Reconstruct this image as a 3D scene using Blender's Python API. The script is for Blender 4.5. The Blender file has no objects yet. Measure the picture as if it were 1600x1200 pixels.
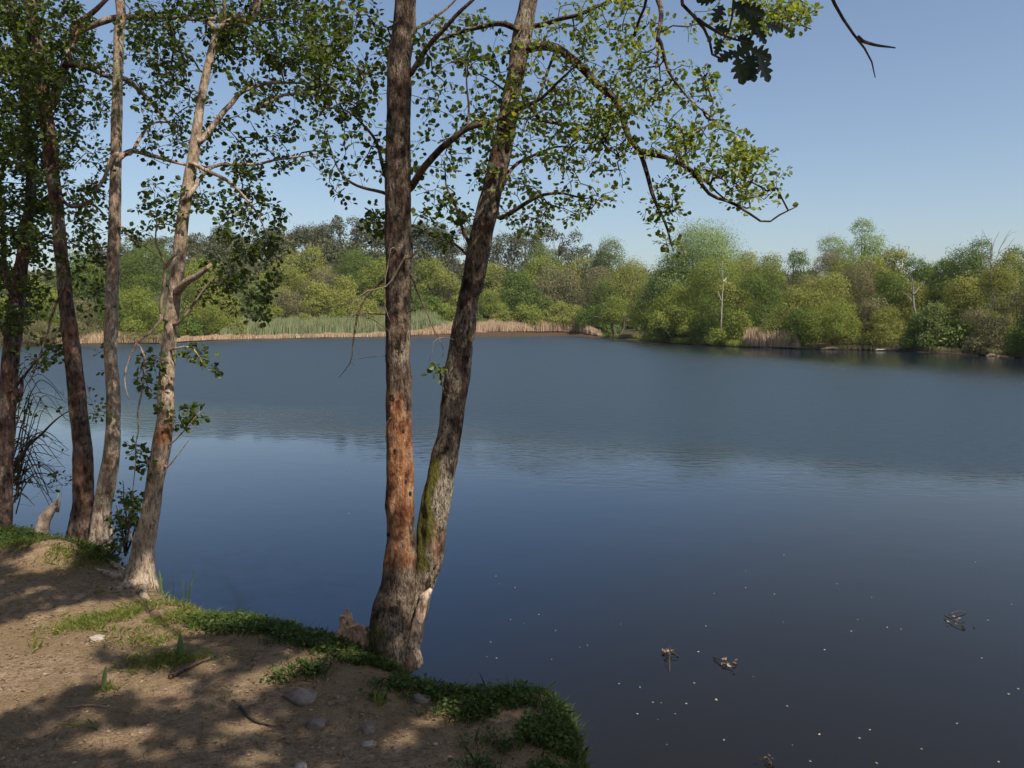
import bpy, math, random
import numpy as np
random.seed(7); rng = np.random.default_rng(7)
R = math.radians
scene = bpy.context.scene
COL = scene.collection
# ------------------------------------------------------------------ camera, sky, sun, exposure
CAMZ = 1.6; PITCH = R(4.38); LENS = 28.0; FPX = 1600*LENS/36.0
cam_d = bpy.data.cameras.new('camera'); cam = bpy.data.objects.new('camera', cam_d); COL.objects.link(cam)
cam.location = (0, 0, CAMZ); cam.rotation_euler = (R(90)-PITCH, 0, 0)
cam_d.lens = LENS; cam_d.sensor_width = 36; cam_d.clip_start = 0.05; cam_d.clip_end = 5000
scene.camera = cam
SUN_EL, SUN_AZ = R(52), R(42)          # azimuth: to the right of straight behind the camera
sunv = np.array([math.sin(SUN_AZ)*math.cos(SUN_EL), -math.cos(SUN_AZ)*math.cos(SUN_EL), math.sin(SUN_EL)])
world = bpy.data.worlds.new('World'); scene.world = world; world.use_nodes = True
wn = world.node_tree; wn.nodes.clear()
wo = wn.nodes.new('ShaderNodeOutputWorld'); wb = wn.nodes.new('ShaderNodeBackground'); sk = wn.nodes.new('ShaderNodeTexSky')
sk.sky_type = 'NISHITA'; sk.sun_disc = False; sk.sun_elevation = SUN_EL
sk.sun_rotation = math.atan2(sunv[0], sunv[1])
sk.air_density = 1.0; sk.dust_density = 1.6; sk.ozone_density = 1.0; sk.altitude = 100
wb.inputs['Strength'].default_value = 0.112
wn.links.new(sk.outputs[0], wb.inputs[0]); wn.links.new(wb.outputs[0], wo.inputs[0])
sl = bpy.data.lights.new('sun', 'SUN'); sun = bpy.data.objects.new('sun', sl); COL.objects.link(sun)
sl.energy = 5.0; sl.angle = R(0.53); sl.color = (1.0, 0.93, 0.82)
sun.location = tuple(sunv*50)
sun.rotation_euler = (math.acos(sunv[2]), 0, math.atan2(sunv[1], sunv[0])+math.pi/2)
scene.view_settings.view_transform = 'Standard'; scene.view_settings.look = 'None'
scene.view_settings.exposure = 0.3; scene.view_settings.gamma = 1.0
WATER = -1.2
# ------------------------------------------------------------------ projection helpers
cp, sp = math.cos(PITCH), math.sin(PITCH)
def ray(px, py):
    cx = (px-800)/FPX; cy = (600-py)/FPX
    return np.array([cx, cp+cy*sp, -sp+cy*cp])
def P(px, py, d):                      # world point seen at that place, d metres ahead
    r = ray(px, py); t = d/r[1]
    return np.array([r[0]*t, d, CAMZ+r[2]*t])
def PZ(px, py, z):                     # world point on the level z
    r = ray(px, py); t = (z-CAMZ)/r[2]
    return np.array([r[0]*t, r[1]*t, z])
def wpx(px, py, d): return (d/ray(px, py)[1])/FPX
# ------------------------------------------------------------------ noise
_T = np.random.default_rng(3).random((32, 32, 32))
def vn(p, s=1.0, seed=0):
    q = np.asarray(p, float)*s + seed*7.31
    i = np.floor(q).astype(int); f = q-i; f = f*f*(3-2*f); i = i % 32; j = (i+1) % 32
    x0, y0, z0 = i[..., 0], i[..., 1], i[..., 2]; x1, y1, z1 = j[..., 0], j[..., 1], j[..., 2]
    fx, fy, fz = f[..., 0], f[..., 1], f[..., 2]
    a = _T[x0, y0, z0]*(1-fx)+_T[x1, y0, z0]*fx; b = _T[x0, y1, z0]*(1-fx)+_T[x1, y1, z0]*fx
    c = _T[x0, y0, z1]*(1-fx)+_T[x1, y0, z1]*fx; d = _T[x0, y1, z1]*(1-fx)+_T[x1, y1, z1]*fx
    return (a*(1-fy)+b*fy)*(1-fz)+(c*(1-fy)+d*fy)*fz
def fbm(p, s=1.0, seed=0, o=4):
    r = 0; a = 0.5; t = 0
    for k in range(o): r = r + a*vn(p, s*2**k, seed+k); t += a; a *= .5
    return r/t
def sstep(a, b, x):
    t = np.clip((x-a)/(b-a), 0, 1); return t*t*(3-2*t)
# ------------------------------------------------------------------ object helpers
def tag(o, label=None, cat=None, group=None, kind=None):
    if label: o['label'] = label
    if cat: o['category'] = cat
    if group: o['group'] = group
    if kind: o['kind'] = kind
    return o
def empty(name, loc, label, cat, group=None):
    o = bpy.data.objects.new(name, None); COL.objects.link(o); o.location = tuple(loc); o.empty_display_size = .1
    return tag(o, label, cat, group)
def mesh(name, V, F, mat, parent=None, smooth=False, attr=None, origin=None):
    """V (n,3) world coordinates, F (m,k) faces or a list of such arrays"""
    V = np.asarray(V, float)
    if origin is None: origin = np.zeros(3) if parent is None else np.array(parent.matrix_world.translation) if False else np.array(parent.location)
    origin = np.asarray(origin, float)
    if not isinstance(F, list): F = [F]
    F = [np.asarray(f, np.int32) for f in F if len(f)]
    me = bpy.data.meshes.new(name)
    me.vertices.add(len(V)); me.vertices.foreach_set('co', (V-origin).astype(np.float32).ravel())
    nl = sum(f.size for f in F); npoly = sum(len(f) for f in F)
    me.loops.add(nl); me.loops.foreach_set('vertex_index', np.concatenate([f.ravel() for f in F]))
    st = []; s = 0
    for f in F:
        st.append(np.arange(len(f))*f.shape[1]+s); s += f.size
    me.polygons.add(npoly); me.polygons.foreach_set('loop_start', np.concatenate(st).astype(np.int32))
    me.polygons.foreach_set('use_smooth', np.full(npoly, smooth))
    if attr is not None:
        for an, arr in attr.items():
            a = me.color_attributes.new(an, 'FLOAT_COLOR', 'POINT')
            c = np.ones((len(V), 4), np.float32); c[:, :arr.shape[1]] = arr; a.data.foreach_set('color', c.ravel())
    me.update(calc_edges=True); me.validate()
    me.materials.append(mat)
    o = bpy.data.objects.new(name, me); COL.objects.link(o)
    if parent is not None: o.parent = parent
    else: o.location = tuple(origin)
    return o
class MB:
    def __init__(s): s.V = []; s.F = {}; s.n = 0; s.A = []
    def add(s, V, F, A=None):
        V = np.asarray(V, float)
        for f in (F if isinstance(F, list) else [F]):
            f = np.asarray(f, np.int64)
            if f.size: s.F.setdefault(f.shape[1], []).append(f+s.n)
        s.V.append(V); s.n += len(V)
        s.A.append(np.zeros((len(V), 3)) if A is None else A)
    def build(s, name, mat, parent=None, smooth=False, origin=None, attr=False):
        return mesh(name, np.concatenate(s.V), [np.concatenate(v) for v in s.F.values()], mat, parent, smooth,
                    {'mask': np.concatenate(s.A)} if attr else None, origin)
def catmull(C, n):
    C = np.asarray(C, float); m = len(C)
    Q = np.vstack([2*C[0]-C[1], C, 2*C[-1]-C[-2]])
    seg = np.linalg.norm(np.diff(C[:, :3], axis=0), axis=1); cum = np.concatenate([[0], np.cumsum(seg)])
    u = np.linspace(0, cum[-1], n); k = np.clip(np.searchsorted(cum, u, side='right')-1, 0, m-2)
    t = ((u-cum[k])/np.maximum(seg[k], 1e-9))[:, None]
    p0, p1, p2, p3 = Q[k], Q[k+1], Q[k+2], Q[k+3]
    return .5*((2*p1)+(-p0+p2)*t+(2*p0-5*p1+4*p2-p3)*t**2+(-p0+3*p1-3*p2+p3)*t**3)
def frames(pts):
    T = np.gradient(pts, axis=0); T /= np.linalg.norm(T, axis=1)[:, None]+1e-12
    a = np.array([1., 0, 0]) if abs(T[0][0]) < .8 else np.array([0, 1., 0])
    U = np.zeros_like(T); u = a-T[0]*a.dot(T[0]); u /= np.linalg.norm(u)
    for i in range(len(T)):
        u = u-T[i]*u.dot(T[i]); u /= np.linalg.norm(u)+1e-12; U[i] = u
    return T, U, np.cross(T, U)
def tube(pts, rad, ns=8, disp=None, cap=True):
    pts = np.asarray(pts, float); rad = np.asarray(rad, float); n = len(pts)
    T, U, W = frames(pts); a = np.arange(ns)*2*math.pi/ns
    d = U[:, None, :]*np.cos(a)[None, :, None]+W[:, None, :]*np.sin(a)[None, :, None]
    rr = np.repeat(rad[:, None], ns, 1)
    V = pts[:, None, :]+d*rr[..., None]
    if disp is not None:
        rr = rr*(1+disp(V, d, pts)); V = pts[:, None, :]+d*rr[..., None]
    V = V.reshape(-1, 3)
    i = np.arange(n-1)[:, None]*ns; j = np.arange(ns)[None, :]; k = (j+1) % ns
    F = [np.stack([i+j, i+k, i+ns+k, i+ns+j], -1).reshape(-1, 4)]
    if cap:
        F.append(np.arange(ns)[::-1][None, :].copy()); F.append((np.arange(ns)+(n-1)*ns)[None, :])
    return V, F
def segs(A, B, ra, rb, ns=4):          # many straight tapered twigs at once
    A = np.asarray(A); B = np.asarray(B); T = B-A; L = np.linalg.norm(T, axis=1)[:, None]+1e-9; T = T/L
    ref = np.where(np.abs(T[:, 2:3]) < .9, np.array([[0, 0, 1.]]), np.array([[1., 0, 0]]))
    U = np.cross(T, ref); U /= np.linalg.norm(U, axis=1)[:, None]; W = np.cross(T, U)
    a = np.arange(ns)*2*math.pi/ns
    d = U[:, None, :]*np.cos(a)[None, :, None]+W[:, None, :]*np.sin(a)[None, :, None]
    V = np.concatenate([A[:, None]+d*np.asarray(ra)[:, None, None], B[:, None]+d*np.asarray(rb)[:, None, None]], 1).reshape(-1, 3)
    b = np.arange(len(A))[:, None]*2*ns; j = np.arange(ns)[None]; k = (j+1) % ns
    return V, np.stack([b+j, b+k, b+ns+k, b+ns+j], -1).reshape(-1, 4)
def unit(v): return v/(np.linalg.norm(v, axis=-1, keepdims=True)+1e-9)
LEAF_T = np.array([[0, 0, 0], [.28, .30, .05], [.68, .40, .07], [1.0, 0, -.03], [.68, -.40, .07], [.28, -.30, .05]])
LEAF_F = [np.array([[0, 1, 2, 3]]), np.array([[0, 3, 4, 5]])]
def leaves(pos, dr, nr, size, tmpl=LEAF_T, faces=LEAF_F, narrow=1.0):
    pos = np.asarray(pos); dr = unit(dr); W = unit(np.cross(nr, dr)); N = np.cross(dr, W)
    t = tmpl; s = np.asarray(size)[:, None, None]
    V = pos[:, None]+(dr[:, None]*t[None, :, :1]+W[:, None]*t[None, :, 1:2]*narrow+N[:, None]*t[None, :, 2:3])*s
    b = (np.arange(len(pos))*len(t))[:, None]
    return V.reshape(-1, 3), [(b+f).reshape(-1, f.shape[1]) for f in faces]
# ------------------------------------------------------------------ materials
def newmat(name):
    m = bpy.data.materials.new(name); m.use_nodes = True; nt = m.node_tree; nt.nodes.clear()
    out = nt.nodes.new('ShaderNodeOutputMaterial')
    def N(t, **k):
        n = nt.nodes.new(t)
        for a, b in k.items():
            if a in ('inp',):
                for x, y in b.items(): n.inputs[x].default_value = y
            else: setattr(n, a, b)
        return n
    def L(a, b): nt.links.new(a, b)
    return m, nt, out, N, L
def ramp(N, stops, interp='LINEAR'):
    r = N('ShaderNodeValToRGB'); cr = r.color_ramp; cr.interpolation = interp
    while len(cr.elements) < len(stops): cr.elements.new(.5)
    for e, (p, c) in zip(cr.elements, stops): e.position = p; e.color = tuple(c)+(1,) if len(c) == 3 else c
    return r
def leafmat(name, cols, trans=.35, rough=.45, tint=(1.15, 1.1, .45), spec=.4, objvar=0.0):
    m, nt, out, N, L = newmat(name)
    g = N('ShaderNodeNewGeometry')
    n = len(cols); rp = ramp(N, [(i/(n-1) if n > 1 else 0, c) for i, c in enumerate(cols)])
    L(g.outputs['Random Per Island'], rp.inputs[0])
    p = N('ShaderNodeBsdfPrincipled', inp={'Roughness': rough, 'Specular IOR Level': spec})
    t = N('ShaderNodeBsdfTranslucent'); mx = N('ShaderNodeMixShader', inp={0: trans})
    mul = N('ShaderNodeMix', data_type='RGBA', blend_type='MULTIPLY'); mul.inputs[0].default_value = 1
    mul.inputs[7].default_value = tuple(1.6*c for c in tint)+(1,)
    L(rp.outputs[0], p.inputs['Base Color']); L(rp.outputs[0], mul.inputs[6]); L(mul.outputs[2], t.inputs[0])
    L(p.outputs[0], mx.inputs[1]); L(t.outputs[0], mx.inputs[2]); L(mx.outputs[0], out.inputs[0])
    return m
def barkmat(name, dark, mid, pale, zs=.35, scale=28, bump=.6, pale_amt=.5):
    """mottled bark; the mask attribute: red = peeled wood, green = moss, blue = lichen"""
    m, nt, out, N, L = newmat(name)
    tc = N('ShaderNodeTexCoord'); mp = N('ShaderNodeMapping'); mp.inputs['Scale'].default_value = (1, 1, zs)
    L(tc.outputs['Object'], mp.inputs[0])
    n1 = N('ShaderNodeTexNoise', inp={'Scale': scale, 'Detail': 6, 'Roughness': .65}); L(mp.outputs[0], n1.inputs['Vector'])
    n2 = N('ShaderNodeTexNoise', inp={'Scale': scale*.38, 'Detail': 5, 'Roughness': .6}); L(tc.outputs['Object'], n2.inputs['Vector'])
    n3 = N('ShaderNodeTexNoise', inp={'Scale': scale*3.2, 'Detail': 4, 'Roughness': .7}); L(mp.outputs[0], n3.inputs['Vector'])
    r1 = ramp(N, [(.40, dark), (.50, mid), (.62, tuple(c*1.7 for c in mid))]); L(n1.outputs[0], r1.inputs[0])
    r2 = ramp(N, [(.5-.12*pale_amt, (0, 0, 0)), (.62-.1*pale_amt, (1, 1, 1))]); L(n2.outputs[0], r2.inputs[0])
    r3 = ramp(N, [(.43, (.1, .1, .1)), (.53, (1, 1, 1))]); L(n3.outputs[0], r3.inputs[0])
    mm = N('ShaderNodeMath', operation='MULTIPLY'); L(r2.outputs[0], mm.inputs[0]); L(r3.outputs[0], mm.inputs[1])
    mm2 = N('ShaderNodeMath', operation='MULTIPLY', inp={1: pale_amt*1.3}); L(mm.outputs[0], mm2.inputs[0])
    cl = N('ShaderNodeMath', operation='MINIMUM', inp={1: .92}); L(mm2.outputs[0], cl.inputs[0])
    at = N('ShaderNodeAttribute', attribute_name='mask'); sx = N('ShaderNodeSeparateColor'); L(at.outputs[0], sx.inputs[0])
    cur = None
    def mix(fac, a, b):
        x = N('ShaderNodeMix', data_type='RGBA'); L(fac, x.inputs[0])
        if hasattr(a, 'links'): L(a, x.inputs[6])
        else: x.inputs[6].default_value = tuple(a)+(1,)
        if hasattr(b, 'links'): L(b, x.inputs[7])
        else: x.inputs[7].default_value = tuple(b)+(1,)
        return x.outputs[2]
    c = mix(cl.outputs[0], r1.outputs[0], pale)
    add = N('ShaderNodeMath', operation='MULTIPLY'); L(sx.outputs[2], add.inputs[0]); L(r3.outputs[0], add.inputs[1])
    c = mix(add.outputs[0], c, (.40, .35, .26))
    n6 = N('ShaderNodeTexNoise', inp={'Scale': scale*1.7, 'Detail': 5, 'Roughness': .75}); L(mp.outputs[0], n6.inputs['Vector'])
    r6 = ramp(N, [(.38, (.30, .27, .25)), (.50, (1, 1, 1)), (.66, (1.25, 1.22, 1.2))]); L(n6.outputs[0], r6.inputs[0])
    m6 = N('ShaderNodeMix', data_type='RGBA', blend_type='MULTIPLY'); m6.inputs[0].default_value = .8; L(c, m6.inputs[6]); L(r6.outputs[0], m6.inputs[7]); c = m6.outputs[2]
    pr = ramp(N, [(.36, (.09, .032, .016)), (.46, (.27, .11, .05)), (.56, (.38, .20, .105)), (.68, (.48, .34, .22))]); L(n1.outputs[0], pr.inputs[0])
    r5 = ramp(N, [(.38, (.35, .28, .25)), (.47, (1, 1, 1)), (.60, (1, .95, .9)), (.68, (1.25, 1.45, 1.6))]); L(n2.outputs[0], r5.inputs[0])
    pm = N('ShaderNodeMix', data_type='RGBA', blend_type='MULTIPLY'); pm.inputs[0].default_value = .85; L(pr.outputs[0], pm.inputs[6]); L(r5.outputs[0], pm.inputs[7])
    c = mix(sx.outputs[0], c, pm.outputs[2])
    mr = ramp(N, [(.35, (.05, .055, .008)), (.65, (.17, .15, .03))]); L(n3.outputs[0], mr.inputs[0])
    c = mix(sx.outputs[1], c, mr.outputs[0])
    p = N('ShaderNodeBsdfPrincipled', inp={'Roughness': .85, 'Specular IOR Level': .25}); L(c, p.inputs['Base Color'])
    ad = N('ShaderNodeMath', operation='ADD'); L(n1.outputs[0], ad.inputs[0]); L(n3.outputs[0], ad.inputs[1])
    b = N('ShaderNodeBump', inp={'Strength': bump, 'Distance': .03}); L(ad.outputs[0], b.inputs['Height']); L(b.outputs[0], p.inputs['Normal'])
    L(p.outputs[0], out.inputs[0]); return m
def plain(name, cols, scale=8, rough=.8, bump=.3, dist=.01, spec=.3):
    m, nt, out, N, L = newmat(name)
    tc = N('ShaderNodeTexCoord'); n = N('ShaderNodeTexNoise', inp={'Scale': scale, 'Detail': 6, 'Roughness': .65}); L(tc.outputs['Object'], n.inputs['Vector'])
    k = len(cols); r = ramp(N, [(.32+.36*i/max(1, k-1), c) for i, c in enumerate(cols)]); L(n.outputs[0], r.inputs[0])
    p = N('ShaderNodeBsdfPrincipled', inp={'Roughness': rough, 'Specular IOR Level': spec}); L(r.outputs[0], p.inputs['Base Color'])
    b = N('ShaderNodeBump', inp={'Strength': bump, 'Distance': dist}); L(n.outputs[0], b.inputs['Height']); L(b.outputs[0], p.inputs['Normal'])
    L(p.outputs[0], out.inputs[0]); return m
M = {}
M['bark_dark'] = barkmat('bark_dark', (.018, .011, .008), (.085, .052, .036), (.30, .235, .17), pale_amt=.58, scale=30, bump=.8)  # bark mottling, with some dappled leaf shade put into the dark patches
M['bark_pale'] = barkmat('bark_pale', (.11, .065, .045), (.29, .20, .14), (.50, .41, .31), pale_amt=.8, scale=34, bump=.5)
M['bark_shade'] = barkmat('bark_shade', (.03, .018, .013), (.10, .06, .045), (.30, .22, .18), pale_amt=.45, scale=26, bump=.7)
M['twig'] = plain('twig', [(.03, .02, .014), (.09, .065, .045)], 30)
M['twig_pale'] = plain('twig_pale', [(.16, .11, .07), (.30, .23, .16)], 30)
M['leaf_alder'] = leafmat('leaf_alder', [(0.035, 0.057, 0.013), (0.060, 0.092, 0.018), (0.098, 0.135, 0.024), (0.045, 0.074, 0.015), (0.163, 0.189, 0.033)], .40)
M['leaf_sunlit'] = leafmat('leaf_sunlit', [(0.066, 0.110, 0.020), (0.120, 0.168, 0.029), (0.200, 0.233, 0.044), (0.094, 0.142, 0.022), (0.268, 0.259, 0.055)], .45)  # alder leaves again, with sunlight on the right-hand foliage put into their colour
M['leaf_oak'] = leafmat('leaf_oak', [(.02, .035, .01), (.035, .055, .014)], .22)
M['grass'] = leafmat('grass', [(.09, .12, .02), (.16, .19, .03), (.24, .25, .07), (.11, .15, .025)], .35, .5)
M['herb'] = leafmat('herb', [(0.032, 0.060, 0.014), (0.055, 0.088, 0.020), (0.095, 0.130, 0.030), (0.043, 0.070, 0.018)], .3, .55, spec=.2)
M['litter'] = leafmat('litter', [(.12, .07, .04), (.22, .14, .08), (.34, .25, .16), (.16, .07, .04)], .1, .8, (1, .8, .5))
# ------------------------------------------------------------------ ground sheet
near_px = [(0, 812), (70, 820), (130, 838), (190, 868), (245, 905), (300, 925), (335, 944), (400, 952), (480, 964), (545, 985), (585, 1012), (650, 1040), (700, 1054), (780, 1052), (850, 1054), (885, 1075), (900, 1110), (908, 1160), (915, 1200)]
npts = [PZ(a, b, 0)[:2] for a, b in near_px]
near_poly = np.array([(-500, 60), (-80, 20), (-25, 12.5), (-9, 8.0), (-5.4, 6.7)] + [tuple(p) for p in npts] + [(.33, 2.2), (.8, 1.3), (2.2, .6), (5, .2), (9, -2), (30, -8), (90, -30), (600, -90), (600, -400), (-500, -400)])
shore_px = [(-700, 560), (-300, 552), (0, 542), (250, 537), (400, 530.5), (600, 527), (750, 525.5), (900, 525), (950, 527.5), (1050, 537), (1150, 542), (1250, 545.5), (1400, 548), (1500, 553), (1600, 560), (1750, 574), (2000, 610)]
spts = [PZ(a, b, WATER)[:2] for a, b in shore_px]
far_poly = np.array([tuple(p) for p in spts] + [(60, 12), (200, 8), (900, 8), (900, 1500), (-900, 1500), (-900, 90), (-200, 70)])
def sdist(X, Y, poly):
    d = np.full(X.shape, 1e9); ins = np.zeros(X.shape, bool); n = len(poly)
    for i in range(n):
        x0, y0 = poly[i]; x1, y1 = poly[(i+1) % n]; dx, dy = x1-x0, y1-y0; L2 = dx*dx+dy*dy+1e-12
        t = np.clip(((X-x0)*dx+(Y-y0)*dy)/L2, 0, 1); d = np.minimum(d, np.hypot(X-x0-t*dx, Y-y0-t*dy))
        c = ((y0 > Y) != (y1 > Y)); xi = (x1-x0)*(Y-y0)/((y1-y0) if abs(y1-y0) > 1e-12 else 1e-12)+x0
        ins ^= c & (X < xi)
    return np.where(ins, d, -d)
def gz(X, Y):
    X = np.asarray(X, float); Y = np.asarray(Y, float)
    p = np.stack([X, Y, np.zeros_like(X)], -1)
    a = sdist(X, Y, near_poly)+(fbm(p, 5, 11, 3)-.5)*.10
    n1 = (fbm(p, .9, 1, 3)-.5)*.16+(fbm(p, 6, 5, 4)-.5)*.055
    near = np.where(a > 0, n1*sstep(0, .4, a)-.10*np.exp(-a/.10), 0)
    near = np.where(a <= 0, -.10-1.5*sstep(0, -.28, a)-1.5*sstep(-.3, -6, a), near)
    # small hummock with exposed earth by the left trunks
    h = P(82, 880, 5.3); near = near+.12*np.exp(-(((X-h[0])/.32)**2+((Y-h[1])/.2)**2))*(a > 0)
    b = sdist(X, Y, far_poly)+(fbm(p, .12, 21, 3)-.5)*3.0*0
    far = WATER-.9+1.2*sstep(-4, 1.5, b)+.7*sstep(1, 12, b)
    far = far+23*np.exp(-(np.where(X < -60, (X+60)/150, (X+60)/82)**2))*sstep(150, 275, Y)*(1-.6*sstep(330, 600, Y))
    far = far+40*sstep(380, 760, Y)*(.75+.5*fbm(p, .004, 31, 2))
    far = np.where(b > 12, far+(fbm(p, .05, 41, 3)-.5)*1.0, far)
    return np.maximum(near, far)
def axis(lo, hi, flo, fhi, s=.035, gr=1.11, mx=6.0):
    mid = list(np.arange(flo, fhi, s)); a = []; x = flo; k = s
    while x > lo: k = min(k*gr, mx); x -= k; a.append(x)
    b = []; x = mid[-1]; k = s
    while x < hi: k = min(k*gr, mx); x += k; b.append(x)
    return np.array(a[::-1]+mid+b)
ax = axis(-420, 420, -6.5, 1.4); ay = axis(-60, 980, 2.0, 8.2)
GX, GY = np.meshgrid(ax, ay); GZ = gz(GX, GY)
V = np.stack([GX, GY, GZ], -1).reshape(-1, 3); nx = len(ax); ny = len(ay)
i = (np.arange(ny-1)[:, None]*nx+np.arange(nx-1)[None]).ravel()
m, nt, out, N, L = newmat('earth')
tc = N('ShaderNodeTexCoord'); ob = tc.outputs['Object']
n1 = N('ShaderNodeTexNoise', inp={'Scale': 1.6, 'Detail': 8, 'Roughness': .6}); L(ob, n1.inputs['Vector'])
n2 = N('ShaderNodeTexNoise', inp={'Scale': 22, 'Detail': 8, 'Roughness': .7}); L(ob, n2.inputs['Vector'])
n3 = N('ShaderNodeTexNoise', inp={'Scale': 110, 'Detail': 5, 'Roughness': .7}); L(ob, n3.inputs['Vector'])
r1 = ramp(N, [(.35, (.22, .145, .085)), (.5, (.42, .295, .185)), (.66, (.56, .42, .28))]); L(n2.outputs[0], r1.inputs[0])
r2 = ramp(N, [(.40, (0, 0, 0)), (.60, (1, 1, 1))]); L(n1.outputs[0], r2.inputs[0])
mxa = N('ShaderNodeMix', data_type='RGBA'); L(r2.outputs[0], mxa.inputs[0]); L(r1.outputs[0], mxa.inputs[6]); mxa.inputs[7].default_value = (.34, .245, .14, 1)
r3 = ramp(N, [(.35, (.55, .5, .45)), (.6, (1.12, 1.1, 1.08))]); L(n3.outputs[0], r3.inputs[0])
mu = N('ShaderNodeMix', data_type='RGBA', blend_type='MULTIPLY'); mu.inputs[0].default_value = .8; L(mxa.outputs[2], mu.inputs[6]); L(r3.outputs[0], mu.inputs[7])
sxyz = N('ShaderNodeSeparateXYZ'); L(ob, sxyz.inputs[0])
fy = N('ShaderNodeMapRange', inp={1: 30, 2: 45}); L(sxyz.outputs[1], fy.inputs[0])
n4 = N('ShaderNodeTexNoise', inp={'Scale': .25, 'Detail': 6}); L(ob, n4.inputs['Vector'])
r4 = ramp(N, [(.35, (.03, .035, .014)), (.65, (.07, .07, .03))]); L(n4.outputs[0], r4.inputs[0])
mf = N('ShaderNodeMix', data_type='RGBA'); L(fy.outputs[0], mf.inputs[0]); L(mu.outputs[2], mf.inputs[6]); L(r4.outputs[0], mf.inputs[7])
# darker brown earth colour lower down the steep bank side
gm = N('ShaderNodeMapRange', inp={1: -.35, 2: -.10}); L(sxyz.outputs[2], gm.inputs[0])
md = N('ShaderNodeMix', data_type='RGBA'); L(gm.outputs[0], md.inputs[0]); md.inputs[6].default_value = (.07, .045, .028, 1); L(mf.outputs[2], md.inputs[7])
bs = N('ShaderNodeBsdfPrincipled', inp={'Roughness': .95, 'Specular IOR Level': .15}); L(md.outputs[2], bs.inputs['Base Color'])
sm = N('ShaderNodeMath', operation='ADD'); L(n2.outputs[0], sm.inputs[0]); L(n3.outputs[0], sm.inputs[1])
bp = N('ShaderNodeBump', inp={'Strength': .9, 'Distance': .035}); L(sm.outputs[0], bp.inputs['Height']); L(bp.outputs[0], bs.inputs['Normal'])
L(bs.outputs[0], out.inputs[0]); M['earth'] = m
tag(mesh('ground', V, np.stack([i, i+1, i+nx+1, i+nx], -1), M['earth'], smooth=True), 'sandy bare bank in front with grass along its edge, far shore and hill', None, None, 'structure')
# ------------------------------------------------------------------ water
m, nt, out, N, L = newmat('water')
tc = N('ShaderNodeTexCoord'); ob = tc.outputs['Object']; sx = N('ShaderNodeSeparateXYZ'); L(ob, sx.inputs[0])
# wind boundary: ripples beyond a slanting line, calm water nearer
nb = N('ShaderNodeTexNoise', inp={'Scale': .12, 'Detail': 4}); L(ob, nb.inputs['Vector'])
w1 = N('ShaderNodeMath', operation='MULTIPLY_ADD', inp={1: .62, 2: -20.5}); L(sx.outputs[0], w1.inputs[0])
w2 = N('ShaderNodeMath', operation='ADD'); L(w1.outputs[0], w2.inputs[0]); L(sx.outputs[1], w2.inputs[1])
w3 = N('ShaderNodeMath', operation='MULTIPLY_ADD', inp={1: 14.0}); L(nb.outputs[0], w3.inputs[0]); L(w2.outputs[0], w3.inputs[2])
wind = N('ShaderNodeMapRange', inp={1: .5, 2: 10.0, 3: .016, 4: 1.0}); wind.interpolation_type = 'SMOOTHSTEP'; L(w3.outputs[0], wind.inputs[0])
mp = N('ShaderNodeMapping'); mp.inputs['Scale'].default_value = (.8, 1.5, 1); mp.inputs['Rotation'].default_value = (0, 0, .25); L(ob, mp.inputs[0])
r_a = N('ShaderNodeTexNoise', inp={'Scale': 3.2, 'Detail': 3, 'Roughness': .5}); L(mp.outputs[0], r_a.inputs['Vector'])
r_b = N('ShaderNodeTexNoise', inp={'Scale': .7, 'Detail': 3}); L(mp.outputs[0], r_b.inputs['Vector'])
b1 = N('ShaderNodeBump', inp={'Distance': .05}); L(r_a.outputs[0], b1.inputs['Height'])
lee = N('ShaderNodeMath', operation='MULTIPLY_ADD', inp={1: 1.5}); L(sx.outputs[0], lee.inputs[0]); L(sx.outputs[1], lee.inputs[2])   # sheltered water under the right shore
lma = N('ShaderNodeMapRange', inp={1: 55, 2: 105, 3: 0, 4: 1}); L(lee.outputs[0], lma.inputs[0])
lmb = N('ShaderNodeMapRange', inp={1: 11, 2: 24, 3: 0, 4: .85}); L(sx.outputs[0], lmb.inputs[0])
lmc = N('ShaderNodeMath', operation='MULTIPLY'); L(lma.outputs[0], lmc.inputs[0]); L(lmb.outputs[0], lmc.inputs[1])
lm = N('ShaderNodeMath', operation='SUBTRACT', inp={0: 1.0}); L(lmc.outputs[0], lm.inputs[1])
st = N('ShaderNodeMath', operation='MULTIPLY'); L(wind.outputs[0], st.inputs[0]); L(lm.outputs[0], st.inputs[1]); L(st.outputs[0], b1.inputs['Strength'])
b2 = N('ShaderNodeBump', inp={'Distance': .05, 'Strength': .05}); L(r_b.outputs[0], b2.inputs['Height']); L(b1.outputs[0], b2.inputs['Normal'])
rr = N('ShaderNodeMapRange', inp={1: 0, 2: 1, 3: .03, 4: .38}); L(st.outputs[0], rr.inputs[0])
bs = N('ShaderNodeBsdfPrincipled', inp={'IOR': 1.333, 'Specular IOR Level': .5})
bc = ramp(N, [(0, (.011, .010, .009)), (.5, (.013, .018, .022)), (1, (.022, .034, .045))]); L(st.outputs[0], bc.inputs[0]);  # lighter base colour of the rippled zone stands in for reflected sky
bd = N('ShaderNodeMath', operation='MULTIPLY_ADD', inp={1: -.75, 2: 4.6}); L(sx.outputs[1], bd.inputs[0])
be = N('ShaderNodeMath', operation='ADD'); L(bd.outputs[0], be.inputs[0]); L(sx.outputs[0], be.inputs[1])      # browner base colour near on the right, bluer to the left and beyond
bf = N('ShaderNodeMapRange', inp={1: -3.5, 2: 2.2}); bf.interpolation_type = 'SMOOTHSTEP'; L(be.outputs[0], bf.inputs[0])
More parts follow.
